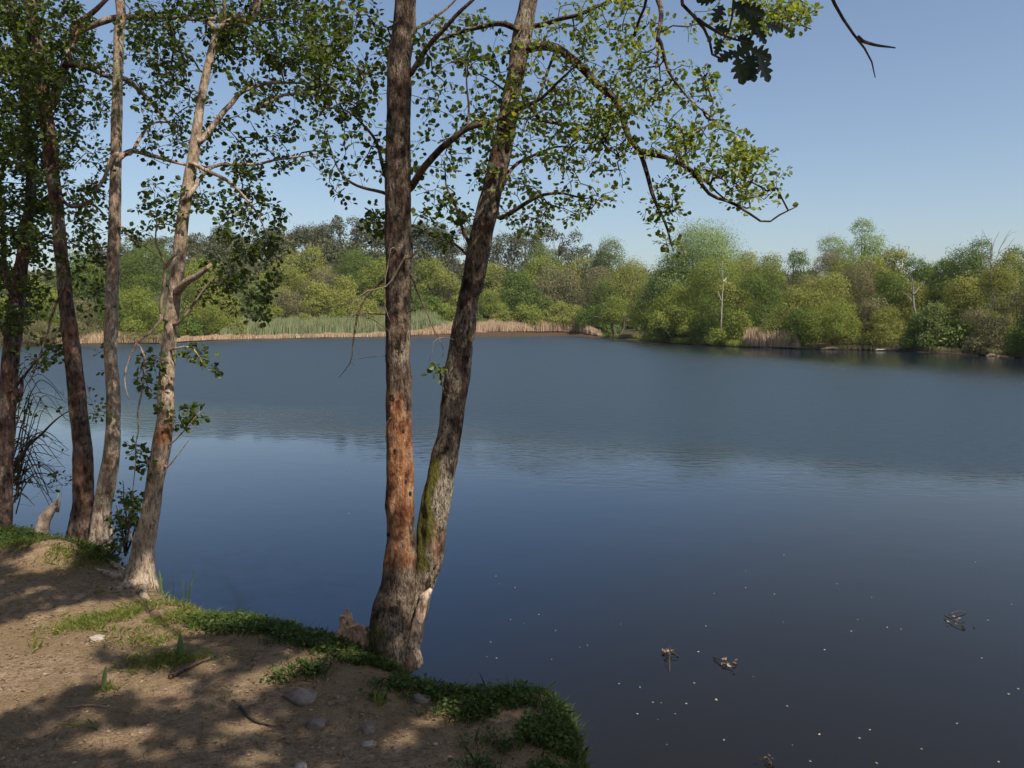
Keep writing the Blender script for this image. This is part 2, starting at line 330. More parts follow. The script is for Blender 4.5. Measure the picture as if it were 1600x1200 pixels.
bg = N('ShaderNodeMix', data_type='RGBA'); L(bf.outputs[0], bg.inputs[0]); bg.inputs[6].default_value = (.003, .011, .032, 1); bg.inputs[7].default_value = (.011, .0095, .0075, 1)
bh = N('ShaderNodeMix', data_type='RGBA'); bi = N('ShaderNodeMapRange', inp={1: 0, 2: .5}); L(st.outputs[0], bi.inputs[0]); L(bi.outputs[0], bh.inputs[0]); L(bg.outputs[2], bh.inputs[6]); L(bc.outputs[0], bh.inputs[7])
L(bh.outputs[2], bs.inputs['Base Color'])
L(rr.outputs[0], bs.inputs['Roughness']); L(b2.outputs[0], bs.inputs['Normal']); L(bs.outputs[0], out.inputs[0]); M['water'] = m
V = np.array([[-419, -59, 0], [419, -59, 0], [419, 420, 0], [-419, 420, 0]], float)+[0, 0, WATER]
tag(mesh('water', V, np.array([[0, 1, 2, 3]]), M['water']), 'calm dark blue lake, rippled further out', None, None, 'structure')
# ------------------------------------------------------------------ near trees
# gaps cut into the crowns above view to put sun patches on the bank
SUNNY = [(PZ(a, b_, 0)[:2], r_) for a, b_, r_ in [(20, 995, .26), (70, 1005, .30), (150, 980, .32), (95, 1050, .2), (215, 955, .32), (260, 975, .26), (300, 940, .30), (350, 968, .22), (0, 1030, .2), (190, 1060, .12), (255, 1075, .13), (30, 1050, .14), (185, 1148, .14), (130, 1115, .09), (380, 1072, .11), (322, 1040, .09), (535, 1020, .11), (70, 885, .2), (400, 1128, .10), (300, 1100, .08), (470, 1040, .07), (215, 905, .14), (690, 1120, .05), (835, 1120, .06), (60, 1140, .06), (255, 1180, .08), (20, 1090, .08), (350, 1130, .06), (660, 1150, .05), (780, 1065, .06)]]
def gaps(T):
    out = []
    for p in T:
        g = p-sunv*(p[2]/sunv[2]); ok = True
        if p[2] > 1.6+.40*max(p[1], 0)+.05:
            for c, r_ in SUNNY:
                if math.hypot(g[0]-c[0], g[1]-c[1]) < r_-.02: ok = False; break
        if ok: out.append(p)
    return out
class Tree:
    def __init__(s, name, base, label, group, bark, leafm, cat='tree'):
        s.root = empty(name, base, label, cat, group); s.bark = bark; s.leafm = leafm
        s.pos = []; s.par = []; s.rad = []; s.n0 = 0
    def nodes(s, pts, rad):
        for p, r in zip(pts, rad): s.pos.append(p); s.par.append(-1); s.rad.append(r)
    def trunk(s, px, d0, d1, ext=(), ns=40, step=.012, base=(), maskf=None, ridge=.10, smooth=True, bark=None, name='trunk'):
        n = len(px); C = []
        for (x, y, z, r) in base: C.append((x, y, z, r))
        for k, (a, b, w) in enumerate(px):
            d = d0+(d1-d0)*k/(n-1); q = P(a, b, d); C.append((*q, .5*w*wpx(a, b, d)))
        for e in ext: C.append(e)
        C = np.array(C, float); Ln = np.linalg.norm(np.diff(C[:, :3], axis=0), axis=1).sum()
        c = catmull(C, int(Ln/step)); pts = c[:, :3]; r = np.maximum(c[:, 3]*.95, .006)
        sd = random.randint(0, 50)
        def disp(V, dd, pp):
            q = V.copy(); q[..., 2] *= .28
            a = (fbm(q, 24, sd, 3)-.5)*2*ridge*1.6; b = (fbm(V, 7, sd+3, 3)-.5)*.24
            return a+b
        Vv, F = tube(pts, r, ns, disp)
        A = np.zeros((len(Vv), 3))
        if maskf is not None: A = maskf(Vv, np.repeat(pts, ns, 0), np.repeat(r, ns))
        mb = MB(); mb.add(Vv, F, A); o = mb.build(name, bark or s.bark, s.root, smooth, attr=True)
        idx = np.arange(0, len(pts), max(1, int(.1/step))); s.nodes(pts[idx], r[idx]); return pts, r
    def branch(s, px, d0, d1, w0, w1, ns=7, ext=(), mat=None, attach=True, name='branch', join=True):
        n = len(px); C = []
        for k, (a, b) in enumerate(px):
            d = d0+(d1-d0)*(k/(n-1))**.8; C.append(P(a, b, d))
        for e in ext: C.append(np.array(e, float))
        C = np.array(C); u = wpx(px[0][0], px[0][1], d0)
        if join and s.pos:
            q = np.array(s.pos); j = np.argmin(np.linalg.norm(q-C[0], axis=1))
            if np.linalg.norm(q[j]-C[0]) < .35: C = np.vstack([q[j], C])
        m_ = max(8, int(np.linalg.norm(np.diff(C, axis=0), axis=1).sum()/.04))
        pts = catmull(C, m_); t = np.linspace(0, 1, m_)
        pts = pts+(np.stack([vn(pts, 9, 1), vn(pts, 9, 2), vn(pts, 9, 3)], -1)-.5)*.022*np.minimum(1, t*8)[:, None]
        r = (w0*(1-t)**.8+w1)*.5*u
        Vv, F = tube(pts, r, ns); mb = MB(); mb.add(Vv, F); mb.build(name, mat or s.bark, s.root, True, attr=True)
        if attach:
            i0 = 3 if join else 0; s.nodes(pts[i0::2], r[i0::2])
        return pts
    def blob(s, cx, cy, rx, ry, n, da, db):            # foliage mass seen there, between the two distances
        out = []
        for _ in range(n):
            a = random.random()*2*math.pi; q = math.sqrt(random.random())
            x = cx+math.cos(a)*q*rx; y = cy+math.sin(a)*q*ry; out.append(P(x, y, random.uniform(da, db)))
        return out
    def ell(s, c, r, n, zmin=None):
        v = unit(rng.normal(size=(n, 3)))*(rng.random((n, 1))**(1/2.4))*np.array(r)+np.array(c)
        if zmin is not None: v = v[v[:, 2] > zmin(v)]
        return list(v)
    def grow(s, targets, **k):
        return s._grow(gaps(targets), **k)
    def _grow(s, targets, nleaf=(4, 8), size=(.028, .05), step=.07, sprig=.2, droop=.04, rt=.0011, mat=None, twmat=None, leafm=None, tmpl=LEAF_T, faces=LEAF_F, maxlen=9, bare=0.0, leafgap=True, tw=True):
        targets = np.array(targets); sk0 = np.array(s.pos)
        dmin = np.array([np.min(np.sum((sk0-t)**2, 1)) for t in targets]); order = np.argsort(dmin)
        cap = len(s.pos)+len(targets)*60; X = np.zeros((cap, 3)); n = len(s.pos); X[:n] = sk0
        par = np.full(cap, -1); n_init = n; lp = []; ld = []
        cnt = np.zeros(cap)
        for t in targets[order]:
            dd = np.sum((X[:n]-t)**2, 1); j = int(np.argmin(dd)); D = math.sqrt(dd[j])
            if D > maxlen: continue
            k = max(2, min(58, int(D/step))); A = X[j]
            mid = (A+t)/2+np.array([random.gauss(0, .1), random.gauss(0, .1), .12+random.gauss(0, .06)])*D*.9
            u = np.linspace(0, 1, k+1)[1:, None]
            path = (1-u)**2*A+2*u*(1-u)*mid+u**2*t
            path[:-1] += rng.normal(size=(k-1, 3))*.007
            prev = j
            for q in path:
                X[n] = q; par[n] = prev; prev = n; n += 1
            e = prev
            while e >= n_init: cnt[e] += 1; e = par[e]
            if random.random() < bare: continue
            dr = unit(path[-1]-path[max(0, k-3)]); nl = random.randint(*nleaf)
            b0 = path[-1]-dr*min(sprig, D)
            for q in range(nl):
                f = (q+.5)/nl; c = b0+(path[-1]-b0)*f
                sd = np.array([random.gauss(0, 1), random.gauss(0, 1), random.gauss(0, .7)]); sd -= dr*sd.dot(dr)*.6
                v = unit(dr*.5+unit(sd)*1.0+np.array([0, 0, -.15]))
                lp.append(c+unit(sd)*random.uniform(.004, .03)+v*.008); ld.append(v)
        idx = np.arange(n_init, n)
        pr = par[idx]; rc = rt*np.power(np.maximum(cnt[idx], 1), .42)
        rp = np.where(pr >= n_init, rt*np.power(np.maximum(cnt[np.maximum(pr, 0)], 1), .42), rc*1.15)
        rp = np.minimum(rp, rc*1.6)
        if tw:
            Vv, F = segs(X[pr], X[idx], rp, rc, 4); mb = MB(); mb.add(Vv, F); mb.build('twigs', twmat or M['twig'], s.root, True)
        for q in idx[::3]: s.pos.append(X[q]); s.par.append(-1); s.rad.append(.002)
        lp = np.array(lp); ld = np.array(ld)
        if leafgap:
            g = lp-sunv*(lp[:, 2:3]/sunv[2]); ok = np.ones(len(lp), bool); hi = lp[:, 2] > 1.6+.40*np.maximum(lp[:, 1], 0)+.02
            wob = .86+.45*(vn(np.stack([g[:, 0], g[:, 1], 0*g[:, 0]], -1), 5, 8)-.3)
            for c_, r_ in SUNNY: ok &= ~(hi & (np.hypot(g[:, 0]-c_[0], g[:, 1]-c_[1]) < r_*wob))
            lp, ld = lp[ok], ld[ok]
        nr = rng.normal(size=lp.shape)*.75+np.array([.15, -.25, .8])
        sz = rng.uniform(size[0], size[1], len(lp))*np.where(rng.random(len(lp)) < .2, .6, 1)
        Vv, F = leaves(lp, ld, nr, sz, tmpl, faces); mesh('foliage', Vv, F, leafm or s.leafm, s.root)
        return len(lp)
frame_top = lambda v: 1.6+.42*v[:, 1]+.15
GR = 'alder trees on the near bank'
# central tree with two stems ------------------------------------------------
t1 = Tree('alder_tree', P(622, 1015, 3.9), 'tall double-stemmed alder in the centre forking from one base on the bank edge', GR, M['bark_dark'], M['leaf_sunlit'])
def mask_a(V, c, r):
    z = V[:, 2]; n = fbm(V*[1, 1, .45], 16, 4, 4); n2 = fbm(V, 5, 9, 3)
    zt, zb = P(623, 612, 4)[2], P(626, 880, 4)[2]
    face = (V[:, 0]-c[:, 0])/r
    pe = sstep(-.05, .03, zt-z+(n-.5)*.10)*sstep(-.1, .1, z-zb+(n2-.5)*.5)*sstep(.36, .46, n+.28*sstep(.95, .2, np.abs(face-(-.05)))-.12*sstep(.3, .8, face))
    fl = sstep(.62, .70, n)*sstep(0, .5, z-zt)*.7
    mo = sstep(.50, .62, n2)*sstep(P(600, 890, 4)[2], P(600, 960, 4)[2], z)*sstep(.2, -.5, face)*.9
    li = sstep(.50, .62, fbm(V*[1, 1, .6], 11, 14, 4))*(1-pe)*sstep(-.4, .4, face)*.5
    return np.stack([np.clip(pe+fl*.5, 0, 1), np.clip(mo, 0, 1), li], -1)
A_px = [(620, 1045, 78), (615, 1008, 78), (614, 980, 73), (615, 950, 68), (621, 925, 60), (625, 895, 55), (626, 850, 49), (626, 800, 46), (624, 700, 42), (623, 600, 41), (622, 500, 41), (623, 400, 43), (622, 300, 41), (623, 200, 38), (625, 100, 38), (630, 50, 37), (634, 0, 37)]
ptsA, rA = t1.trunk(A_px, 3.9, 4.02, ext=[(-.50, 4.05, 4.2, .052), (-.42, 4.15, 5.6, .042), (-.3, 4.2, 7.2, .026), (-.2, 4.2, 8.8, .009)], ns=64, step=.009, maskf=mask_a, ridge=.11)
def mask_b(V, c, r):
    z = V[:, 2]; n = fbm(V, 12, 24, 4); face = (V[:, 0]-c[:, 0])/r
    z0, z1 = P(680, 870, 4)[2], P(690, 715, 4)[2]
    mo = sstep(z0-.1, z0, z)*sstep(z1+.05, z1-.02, z)*sstep(.12, -.25, face+(n-.5)*1.1)
    pe = sstep(.60, .70, fbm(V*[1, 1, .35], 14, 33, 4))*sstep(z1+.1, z1-.1, z)*.5
    li = sstep(.50, .60, fbm(V*[1, 1, .5], 13, 15, 4))*.8*np.where(z > z1, .8, .9)
    return np.stack([pe, np.clip(mo, 0, 1), li*(1-mo)], -1)
B_px = [(634, 1045, 26), (642, 1005, 32), (649, 965, 34), (657, 925, 36), (665, 895, 38), (673, 855, 45), (678, 805, 48), (688, 750, 44), (697, 700, 40), (706, 650, 40), (714, 600, 41), (720, 550, 38), (727, 500, 37), (736, 450, 37), (746, 400, 36), (756, 350, 36), (769, 300, 33), (780, 250, 32), (790, 200, 32), (800, 150, 31), (808, 100, 30), (817, 50, 29), (826, 0, 28)]
ptsB, rB = t1.trunk(B_px, 3.92, 4.15, ext=[(.28, 4.2, 4.2, .036), (.6, 4.2, 5.4, .028), (.9, 4.1, 6.8, .017), (1.1, 4.1, 8.0, .007)], ns=56, step=.009, maskf=mask_b, ridge=.12)
b = t1.branch
b([(640, 295), (665, 258), (700, 225), (735, 198), (790, 180), (850, 150)], 4.0, 3.7, 11, 2, ext=[P(900, 100, 3.6)])
b([(637, 122), (665, 75), (700, 35), (740, 0), (790, -50)], 4.0, 3.8, 8, 2)
b([(632, 57), (665, 35), (700, 10), (740, -30)], 4.05, 4.3, 5, 1.5)
b([(606, 280), (592, 240), (570, 195), (540, 172), (500, 165)], 4.0, 4.4, 6, 1.2)
b([(604, 305), (565, 292), (538, 276), (520, 240), (505, 200)], 4.0, 4.3, 5, 1)
b([(806, 45), (775, 35), (740, 44), (690, 60), (655, 88)], 4.1, 4.4, 9, 1.5)
b([(826, 76), (868, 74), (900, 96), (935, 130), (965, 165), (985, 215), (1000, 236), (1010, 270), (1025, 312), (1040, 350), (1050, 386)], 4.12, 3.7, 13, 2.2, ns=8)
b([(1000, 236), (1040, 248), (1080, 272), (1110, 303), (1150, 318), (1190, 347), (1215, 335), (1243, 322)], 3.8, 3.6, 7, 1.5)
b([(1002, 240), (1060, 256), (1095, 280), (1130, 310), (1160, 322)], 3.8, 3.75, 5, 1.5)
b([(835, 40), (880, 30), (930, 10), (990, -30)], 4.15, 3.8, 7, 2)
b([(776, 300), (800, 265), (820, 248), (870, 230), (915, 232)], 4.1, 4.3, 6, 1.4)
b([(785, 342), (820, 320), (860, 304), (925, 308)], 4.08, 3.9, 8, 1.4)
b([(745, 396), (722, 362), (708, 315), (700, 290), (690, 250)], 4.05, 4.2, 6, 1.4)
b([(736, 408), (710, 382), (670, 368), (650, 362)], 4.05, 4.2, 4, 1)
b([(800, 195), (812, 160), (775, 130), (735, 108)], 4.1, 4.3, 5, 1.4)
b([(730, 197), (730, 150), (727, 100)], 3.95, 3.95, 4, 1.3)
b([(855, 190), (900, 195), (925, 212), (966, 242)], 3.95, 3.8, 5, 2)
b([(870, 76), (850, 135), (830, 180), (815, 215)], 4.1, 4.0, 4, 1.5)
# overhanging limb whose thin ends hang into the top of the picture
b([(835, -60), (920, -120), (1010, -90), (1030, 0), (1028, 60), (1024, 105)], 4.2, 3.4, 14, 2, join=False)
b([(1029, 60), (1042, 105), (1075, 150), (1112, 182)], 3.45, 3.5, 5, 1.5)
b([(1010, -90), (1090, -50), (1150, -8), (1200, 22), (1240, 30), (1270, 48)], 3.9, 3.9, 10, 2)
# dead, leafless twigs on the stems
def dead(t, p, d0, d1, w0, w1, **k): return t.branch(p, d0, d1, w0*.6, w1*.8, attach=False, name='dead_branch', **k)
dead(t1, [(600, 440), (575, 462), (560, 490), (553, 535), (545, 565), (530, 592)], 3.95, 3.9, 7, 1)
dead(t1, [(636, 400), (612, 435), (598, 450), (570, 458), (548, 478), (545, 500)], 3.88, 3.85, 5, .8, mat=M['twig_pale'])
dead(t1, [(641, 425), (655, 460), (670, 500), (683, 530), (692, 548)], 3.95, 3.85, 6, .8)
dead(t1, [(678, 529), (675, 555), (671, 565)], 3.86, 3.86, 2, .5, mat=M['twig_pale'])
dead(t1, [(615, 385), (607, 410), (600, 440), (600, 480), (612, 505)], 3.87, 3.87, 3, .8, mat=M['twig_pale'])
dead(t1, [(555, 490), (575, 495), (600, 510), (625, 525)], 3.88, 3.86, 3, .8)
dead(t1, [(640, 405), (652, 395), (655, 390)], 3.9, 3.85, 4, 2, mat=M['twig_pale'])
dead(t1, [(545, 562), (550, 568), (552, 572)], 3.9, 3.9, 1.5, .5)
dead(t1, [(668, 480), (660, 482), (655, 488)], 3.87, 3.87, 2, .7)
dead(t1, [(612, 650), (604, 660), (603, 690)], 3.9, 3.86, 2, .8)
dead(t1, [(700, 610), (692, 598), (680, 575)], 3.95, 3.95, 2, .8)
b([(693, 612), (690, 590), (686, 570)], 3.93, 3.93, 2, 1)
# flare root and flaking bark flap on the right of the base
mb = MB()
pr = catmull([(*P(640, 1010, 3.86), .03), (*P(655, 965, 3.86), .028), (*P(663, 935, 3.88), .024), (*P(674, 920, 3.9), .008)], 24)
Vv, F = tube(pr[:, :3], pr[:, 3], 16, lambda V, d, p: (fbm(V, 25, 2, 3)-.5)*.9); mb.add(Vv, F); mb.build('root', M['bark_pale'], t1.root, True, attr=True)
# knot holes as flush patches, their inner shade put into dark colour
M['hollow_shade'] = plain('hollow_shade', [(.010, .006, .004), (.035, .018, .012)], 40)
for (x, y, s_, ar) in [(617, 620, 4.5, 1.5), (615, 632, 3.5, 1.2), (679, 845, 4.2, 1.3), (682, 860, 4, 1.9), (644, 765, 3.2, 1.2), (611, 828, 3.6, .8), (680, 875, 4, 2.2), (638, 745, 2.2, 1.5), (622, 700, 2.2, 1.8), (634, 668, 2, 1.4), (672, 905, 5, 2.4)]:
    q = P(x, y, 4.0); tr = ptsA if x < 650 else ptsB; rr_ = rA if x < 650 else rB
    k = np.argmin(np.abs(tr[:, 2]-q[2])); c = tr[k]; rad = rr_[k]; dx = np.clip(q[0]-c[0], -rad*.8, rad*.8)
    o_ = unit(np.array([dx, -math.sqrt(max(rad*rad-dx*dx, 1e-6)), 0])); ctr = c+o_*rad*.99; u = unit(np.cross(o_, [0, 0, 1.])); r2 = s_*.0030
    ang = np.linspace(0, 2*math.pi, 14, endpoint=False); ws = r2*(.75+.5*rng.random(14)); rings = []
    for (f, h_) in ((1.15, -.004), (1.0, .0045), (.55, .006), (.1, .003)):
        rings.append(ctr+u*(np.cos(ang)*ws*f)[:, None]+np.array([0, 0, 1])*(np.sin(ang)*ws*f*ar)[:, None]+o_*h_)
    kk = np.arange(14); k2 = (kk+1) % 14; mb = MB()
    mb.add(np.vstack(rings), [np.concatenate([np.stack([kk, k2, 14+k2, 14+kk], -1)+14*j for j in range(3)]), (42+kk)[None, :]])
    mb.build('knot_hole', M['hollow_shade'], t1.root, True)
T = []
T += t1.blob(905, 120, 110, 115, 150, 3.5, 4.3)
T += t1.blob(860, 190, 110, 60, 90, 3.5, 4.3)
T += t1.blob(960, 200, 90, 70, 70, 3.5, 4.1)
T += t1.blob(1075, 170, 60, 70, 50, 3.4, 3.8)
T += t1.blob(1110, 245, 70, 55, 70, 3.4, 3.9)
T += t1.blob(1175, 275, 48, 50, 60, 3.45, 3.8)
T += t1.blob(870, 290, 110, 50, 60, 3.6, 4.4)
T += t1.blob(850, 345, 80, 25, 28, 3.7, 4.4)
T += t1.blob(1035, 330, 30, 55, 28, 3.6, 3.8)
T += t1.blob(1010, 120, 40, 90, 30, 3.4, 3.7)
T += t1.blob(1205, 22, 66, 30, 90, 3.6, 4.1)
T += t1.blob(1110, 45, 50, 40, 18, 3.5, 3.9)
T += t1.blob(960, 30, 60, 50, 40, 3.5, 4.2)
T += t1.blob(1050, 385, 22, 12, 4, 3.7, 3.8)
T += t1.ell((.1, 4.9, 5.9), (1.7, 1.2, 2.0), 520, frame_top)
n1 = t1.grow(T, nleaf=(7, 11), size=(.017, .032), sprig=.24, rt=.0012)
T = t1.blob(730, 120, 90, 110, 110, 3.9, 4.7)
T += t1.blob(715, 260, 80, 80, 60, 3.9, 4.6)
T += t1.blob(690, 345, 50, 40, 26, 4.0, 4.4)
T += t1.blob(530, 90, 90, 100, 210, 4.0, 4.9)
T += t1.blob(545, 240, 70, 80, 42, 4.0, 4.8)
T += t1.blob(584, 350, 26, 30, 14, 4.0, 4.4)
T += t1.blob(684, 578, 14, 12, 4, 3.9, 3.95)
T += t1.ell((-.9, 4.4, 5.6), (1.7, 1.4, 2.2), 650, frame_top)
def sunward(px, py, d, n, rad, ta=3.0, tb=6.0):  # leaf masses added above the frame to shade the given spot
    g = P(px, py, d); o_ = np.array([g+sunv*random.uniform(ta, tb)+rng.normal(size=3)*rad for _ in range(n)]); return list(o_[o_[:, 2] > 1.6+.43*o_[:, 1]+.1])
for (x, y) in [(130, 790), (125, 720), (120, 620), (112, 560), (105, 480), (97, 400)]: T += sunward(x, y, 6.0, 75, .13, 3.4, 6.5)
for (x, y) in [(8, 760), (12, 640), (18, 540), (28, 440)]: T += sunward(x, y, 6.4, 50, .14, 4.0, 7)
for (x, y, d) in [(60, 850, 6.0), (130, 850, 5.6), (190, 860, 5.3), (30, 920, 5.1), (110, 915, 5.1), (200, 925, 4.8), (0, 850, 6.2)]: T += sunward(x, y, d, 55, .16, 4.6, 7.5)
for (x, y) in [(622, 330), (622, 400), (624, 460), (622, 230), (624, 120), (745, 400), (738, 440), (725, 520), (712, 610), (706, 650), (692, 725)]: T += sunward(x, y, 4.0, 16, .07, 2.2, 5.5)
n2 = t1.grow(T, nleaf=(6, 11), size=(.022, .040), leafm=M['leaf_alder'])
# pale leaning tree ----------------------------------------------------------
def mask_p(V, c, r):
    z = V[:, 2]; n = fbm(V*[1, 1, .5], 9, 44, 4); n2 = fbm(V, 14, 47, 3)
    zr = P(260, 684, 4.95)[2]; rd = np.exp(-((z-zr)/.07)**2)*sstep(.38, .5, n2)
    return np.stack([np.clip(.28*sstep(.5, .6, n)+rd, 0, 1), sstep(.60, .68, n2)*.25, sstep(.42, .6, n)*.85], -1)
t3 = Tree('alder_tree', P(222, 905, 4.95), 'pale-barked alder leaning right beside the water, flared root at the sandy bank edge', GR, M['bark_pale'], M['leaf_alder'])
T3 = [(219, 925, 62), (219, 900, 50), (222, 875, 40), (225, 850, 34), (236, 800, 28), (241, 760, 27), (251, 705, 29), (258, 655, 26), (260, 600, 25), (263, 550, 24), (268, 500, 22), (274, 450, 22), (280, 400, 21), (285, 350, 20), (292, 300, 19), (301, 250, 18), (308, 200, 15), (315, 150, 14), (326, 100, 13), (341, 50, 13), (372, 28, 14), (400, 8, 13)]
t3.trunk(T3, 4.95, 5.1, ext=[(-1.4, 5.2, 4.6, .022), (-1.15, 5.2, 5.8, .016), (-1.0, 5.2, 7.0, .006)], ns=48, step=.012, maskf=mask_p, ridge=.05)
b = t3.branch
b([(313, 222), (330, 200), (355, 170), (380, 142), (420, 130), (470, 128), (510, 134)], 5.05, 5.2, 9, 1.5)
b([(290, 310), (320, 270), (345, 256), (400, 256), (460, 246), (505, 236)], 5.0, 5.3, 6, 1.5)
b([(395, 174), (430, 153), (480, 140), (540, 118)], 5.1, 5.2, 5, 1.2, join=False)
b([(325, 30), (345, 32), (340, 55)], 5.1, 5.1, 6, 3)
b([(350, 40), (350, 10), (348, -40)], 5.1, 5.0, 5, 2)
b([(300, 256), (360, 285), (400, 330), (420, 380)], 5.02, 5.2, 6, 1)
b([(277, 508), (300, 478), (322, 448), (335, 435)], 4.97, 5.0, 5, 1.2, mat=M['twig_pale'])
b([(253, 492), (256, 430), (253, 405), (244, 375), (247, 340)], 4.92, 4.9, 5, 1.5, mat=M['twig_pale'])
b([(256, 420), (268, 404), (280, 395)], 4.92, 4.92, 4, 2, mat=M['twig_pale'], join=False)
b([(252, 500), (233, 520), (214, 537), (202, 565), (196, 590), (203, 625)], 4.92, 4.85, 4, 1)
b([(214, 537), (224, 555), (224, 600), (215, 660), (213, 700), (205, 780)], 4.86, 4.8, 3, .8, join=False)
b([(238, 735), (222, 712), (205, 700)], 4.95, 4.9, 3, .8)
b([(268, 692), (290, 668), (315, 640)], 4.95, 4.95, 3, .8)
b([(262, 730), (280, 710), (298, 685)], 4.95, 4.95, 3, .6)
b([(276, 545), (300, 545), (322, 575), (332, 582)], 4.95, 5.0, 3, 1)
b([(222, 890), (208, 845), (200, 810), (212, 780)], 4.98, 5.05, 4, 1)
o = t3.branch([(283, 449), (292, 440), (306, 431), (330, 413)], 4.97, 4.85, 9, 6, attach=False, mat=M['bark_pale'], name='broken_stub')
# roots spreading to the left
for pth in ([(215, 885, .03), (195, 884, .022), (170, 874, .014), (150, 870, .008)], [(215, 900, .04), (190, 898, .03), (165, 893, .018), (150, 890, .01)], [(225, 905, .03), (222, 920, .025), (228, 932, .02), (236, 938, .01)], [(210, 905, .035), (195, 915, .025), (180, 918, .015), (170, 919, .01)]):
    c = []
    for (a, e, r_) in pth:
        q = PZ(a, e, 0.0); c.append((q[0], q[1], float(gz(q[0], q[1]))+.005, r_))
    c = catmull(c, 24); Vv, F = tube(c[:, :3], c[:, 3], 12, lambda V, d, p: (fbm(V, 22, 2, 3)-.5)*.8)
    mb = MB(); mb.add(Vv, F); mb.build('root', M['bark_pale'], t3.root, True, attr=True)
T = []
T += t3.blob(440, 50, 110, 60, 200, 5.0, 5.9)
T += t3.blob(290, 55, 90, 65, 190, 5.0, 6.0)
T += t3.blob(450, 120, 90, 50, 90, 5.0, 5.8)
T += t3.blob(420, 215, 100, 60, 80, 5.0, 5.8)
T += t3.blob(270, 195, 70, 70, 70, 5.0, 5.9)
T += t3.blob(250, 320, 40, 40, 34, 4.9, 5.3)
T += t3.blob(360, 300, 60, 50, 55, 5.0, 5.6)
T += t3.blob(395, 350, 60, 50, 60, 5.0, 5.5)
T += t3.blob(400, 430, 45, 45, 38, 5.0, 5.4)
T += t3.blob(340, 440, 35, 40, 30, 5.0, 5.3)
T += t3.blob(395, 480, 30, 25, 14, 5.0, 5.3)
T += t3.blob(300, 555, 28, 16, 12, 4.9, 5.1)
T += t3.blob(235, 590, 22, 40, 16, 4.8, 5.0)
T += t3.blob(255, 640, 30, 30, 6, 4.85, 5.0)
T += t3.blob(305, 652, 14, 22, 10, 4.9, 5.0)
T += t3.blob(212, 705, 14, 14, 8, 4.8, 5.0)
T += t3.blob(225, 730, 10, 14, 4, 4.85, 5.0)
T += t3.blob(210, 800, 20, 24, 20, 4.9, 5.2)
T += t3.blob(328, 580, 10, 8, 3, 5, 5)
T += t3.ell((-1.6, 5.4, 5.6), (1.5, 1.3, 1.9), 500, frame_top)
n3 = t3.grow(T, nleaf=(6, 11), size=(.024, .043))
# straight pale tree --------------------------------------------------------
t2 = Tree('alder_tree', P(163, 835, 5.9), 'slender straight pale-barked alder second from the water on the left bank', GR, M['bark_pale'], M['leaf_alder'])
T2 = [(156, 862, 46), (158, 838, 38), (160, 800, 28), (166, 760, 29), (172, 725, 26), (176, 690, 24), (177, 650, 22), (176, 600, 21), (173, 550, 21), (174, 500, 21), (175, 450, 20), (177, 400, 20), (179, 350, 19), (180, 300, 18), (181, 250, 17), (182, 200, 17), (184, 120, 16), (186, 50, 15), (187, 0, 14)]
def mask_q(V, c, r):
    n = fbm(V*[1, 1, .5], 9, 54, 4); z = V[:, 2]
    return np.stack([.30*sstep(.48, .6, n), sstep(.62, .7, fbm(V, 14, 7, 3))*.3, sstep(.40, .58, fbm(V, 11, 57, 4))*.9*sstep(P(170, 760, 5.9)[2], P(170, 700, 5.9)[2], z)], -1)  # lichen mask fades low down, putting the trunk foot's shade into colour
t2.trunk(T2, 5.9, 5.95, ext=[(-2.95, 5.95, 5.0, .028), (-2.9, 5.9, 6.4, .018), (-2.9, 5.9, 7.8, .006)], ns=44, step=.012, maskf=mask_q, ridge=.05)
b = t2.branch
b([(186, 248), (200, 238), (215, 237), (250, 247), (290, 256), (330, 262)], 5.9, 6.2, 8, 2)
b([(190, 122), (205, 128), (235, 158), (262, 190), (285, 215)], 5.95, 6.1, 7, 2)
b([(205, 238), (220, 212), (240, 192), (280, 190)], 5.95, 6.1, 5, 1.5)
b([(178, 245), (165, 275), (150, 300)], 5.88, 5.8, 6, 3)
b([(188, 352), (205, 372), (225, 385), (248, 403)], 5.9, 5.9, 3, 1)
T = t2.blob(230, 90, 60, 90, 70, 5.7, 6.6)
T += t2.blob(130, 220, 45, 110, 75, 5.8, 6.8)
T += t2.blob(140, 350, 40, 70, 60, 5.8, 6.6)
T += t2.blob(150, 460, 35, 60, 22, 5.8, 6.6)
T += t2.blob(210, 370, 30, 25, 14, 5.7, 6.2)
T += t2.blob(145, 600, 14, 60, 7, 5.7, 6.2)
T += t2.ell((-2.9, 6.0, 6.2), (1.5, 1.4, 1.9), 420, frame_top)
t2.grow(T, nleaf=(6, 10), size=(.025, .044))
# dark reddish tree ----------------------------------------------------------
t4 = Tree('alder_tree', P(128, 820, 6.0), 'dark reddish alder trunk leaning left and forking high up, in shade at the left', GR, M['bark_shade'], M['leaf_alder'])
T4 = [(126, 850, 52), (128, 820, 40), (130, 790, 33), (131, 750, 31), (129, 700, 30), (124, 650, 28), (119, 600, 27), (113, 550, 26), (107, 500, 24), (101, 450, 22), (96, 400, 21), (91, 350, 20), (86, 300, 20), (79, 250, 22), (74, 200, 22), (68, 150, 21), (62, 100, 20), (54, 50, 19), (45, 0, 18)]
def mask_r(V, c, r):
    n = fbm(V*[1, 1, .35], 12, 64, 4); return np.stack([.5*sstep(.52, .64, n), 0*n, .6*sstep(.56, .66, fbm(V, 9, 61, 3))], -1)
t4.trunk(T4, 6.0, 6.1, ext=[(-3.8, 6.1, 5.0, .034), (-3.9, 6.1, 6.4, .022), (-3.9, 6.1, 7.8, .007)], ns=40, step=.014, maskf=mask_r, ridge=.08)
b = t4.branch
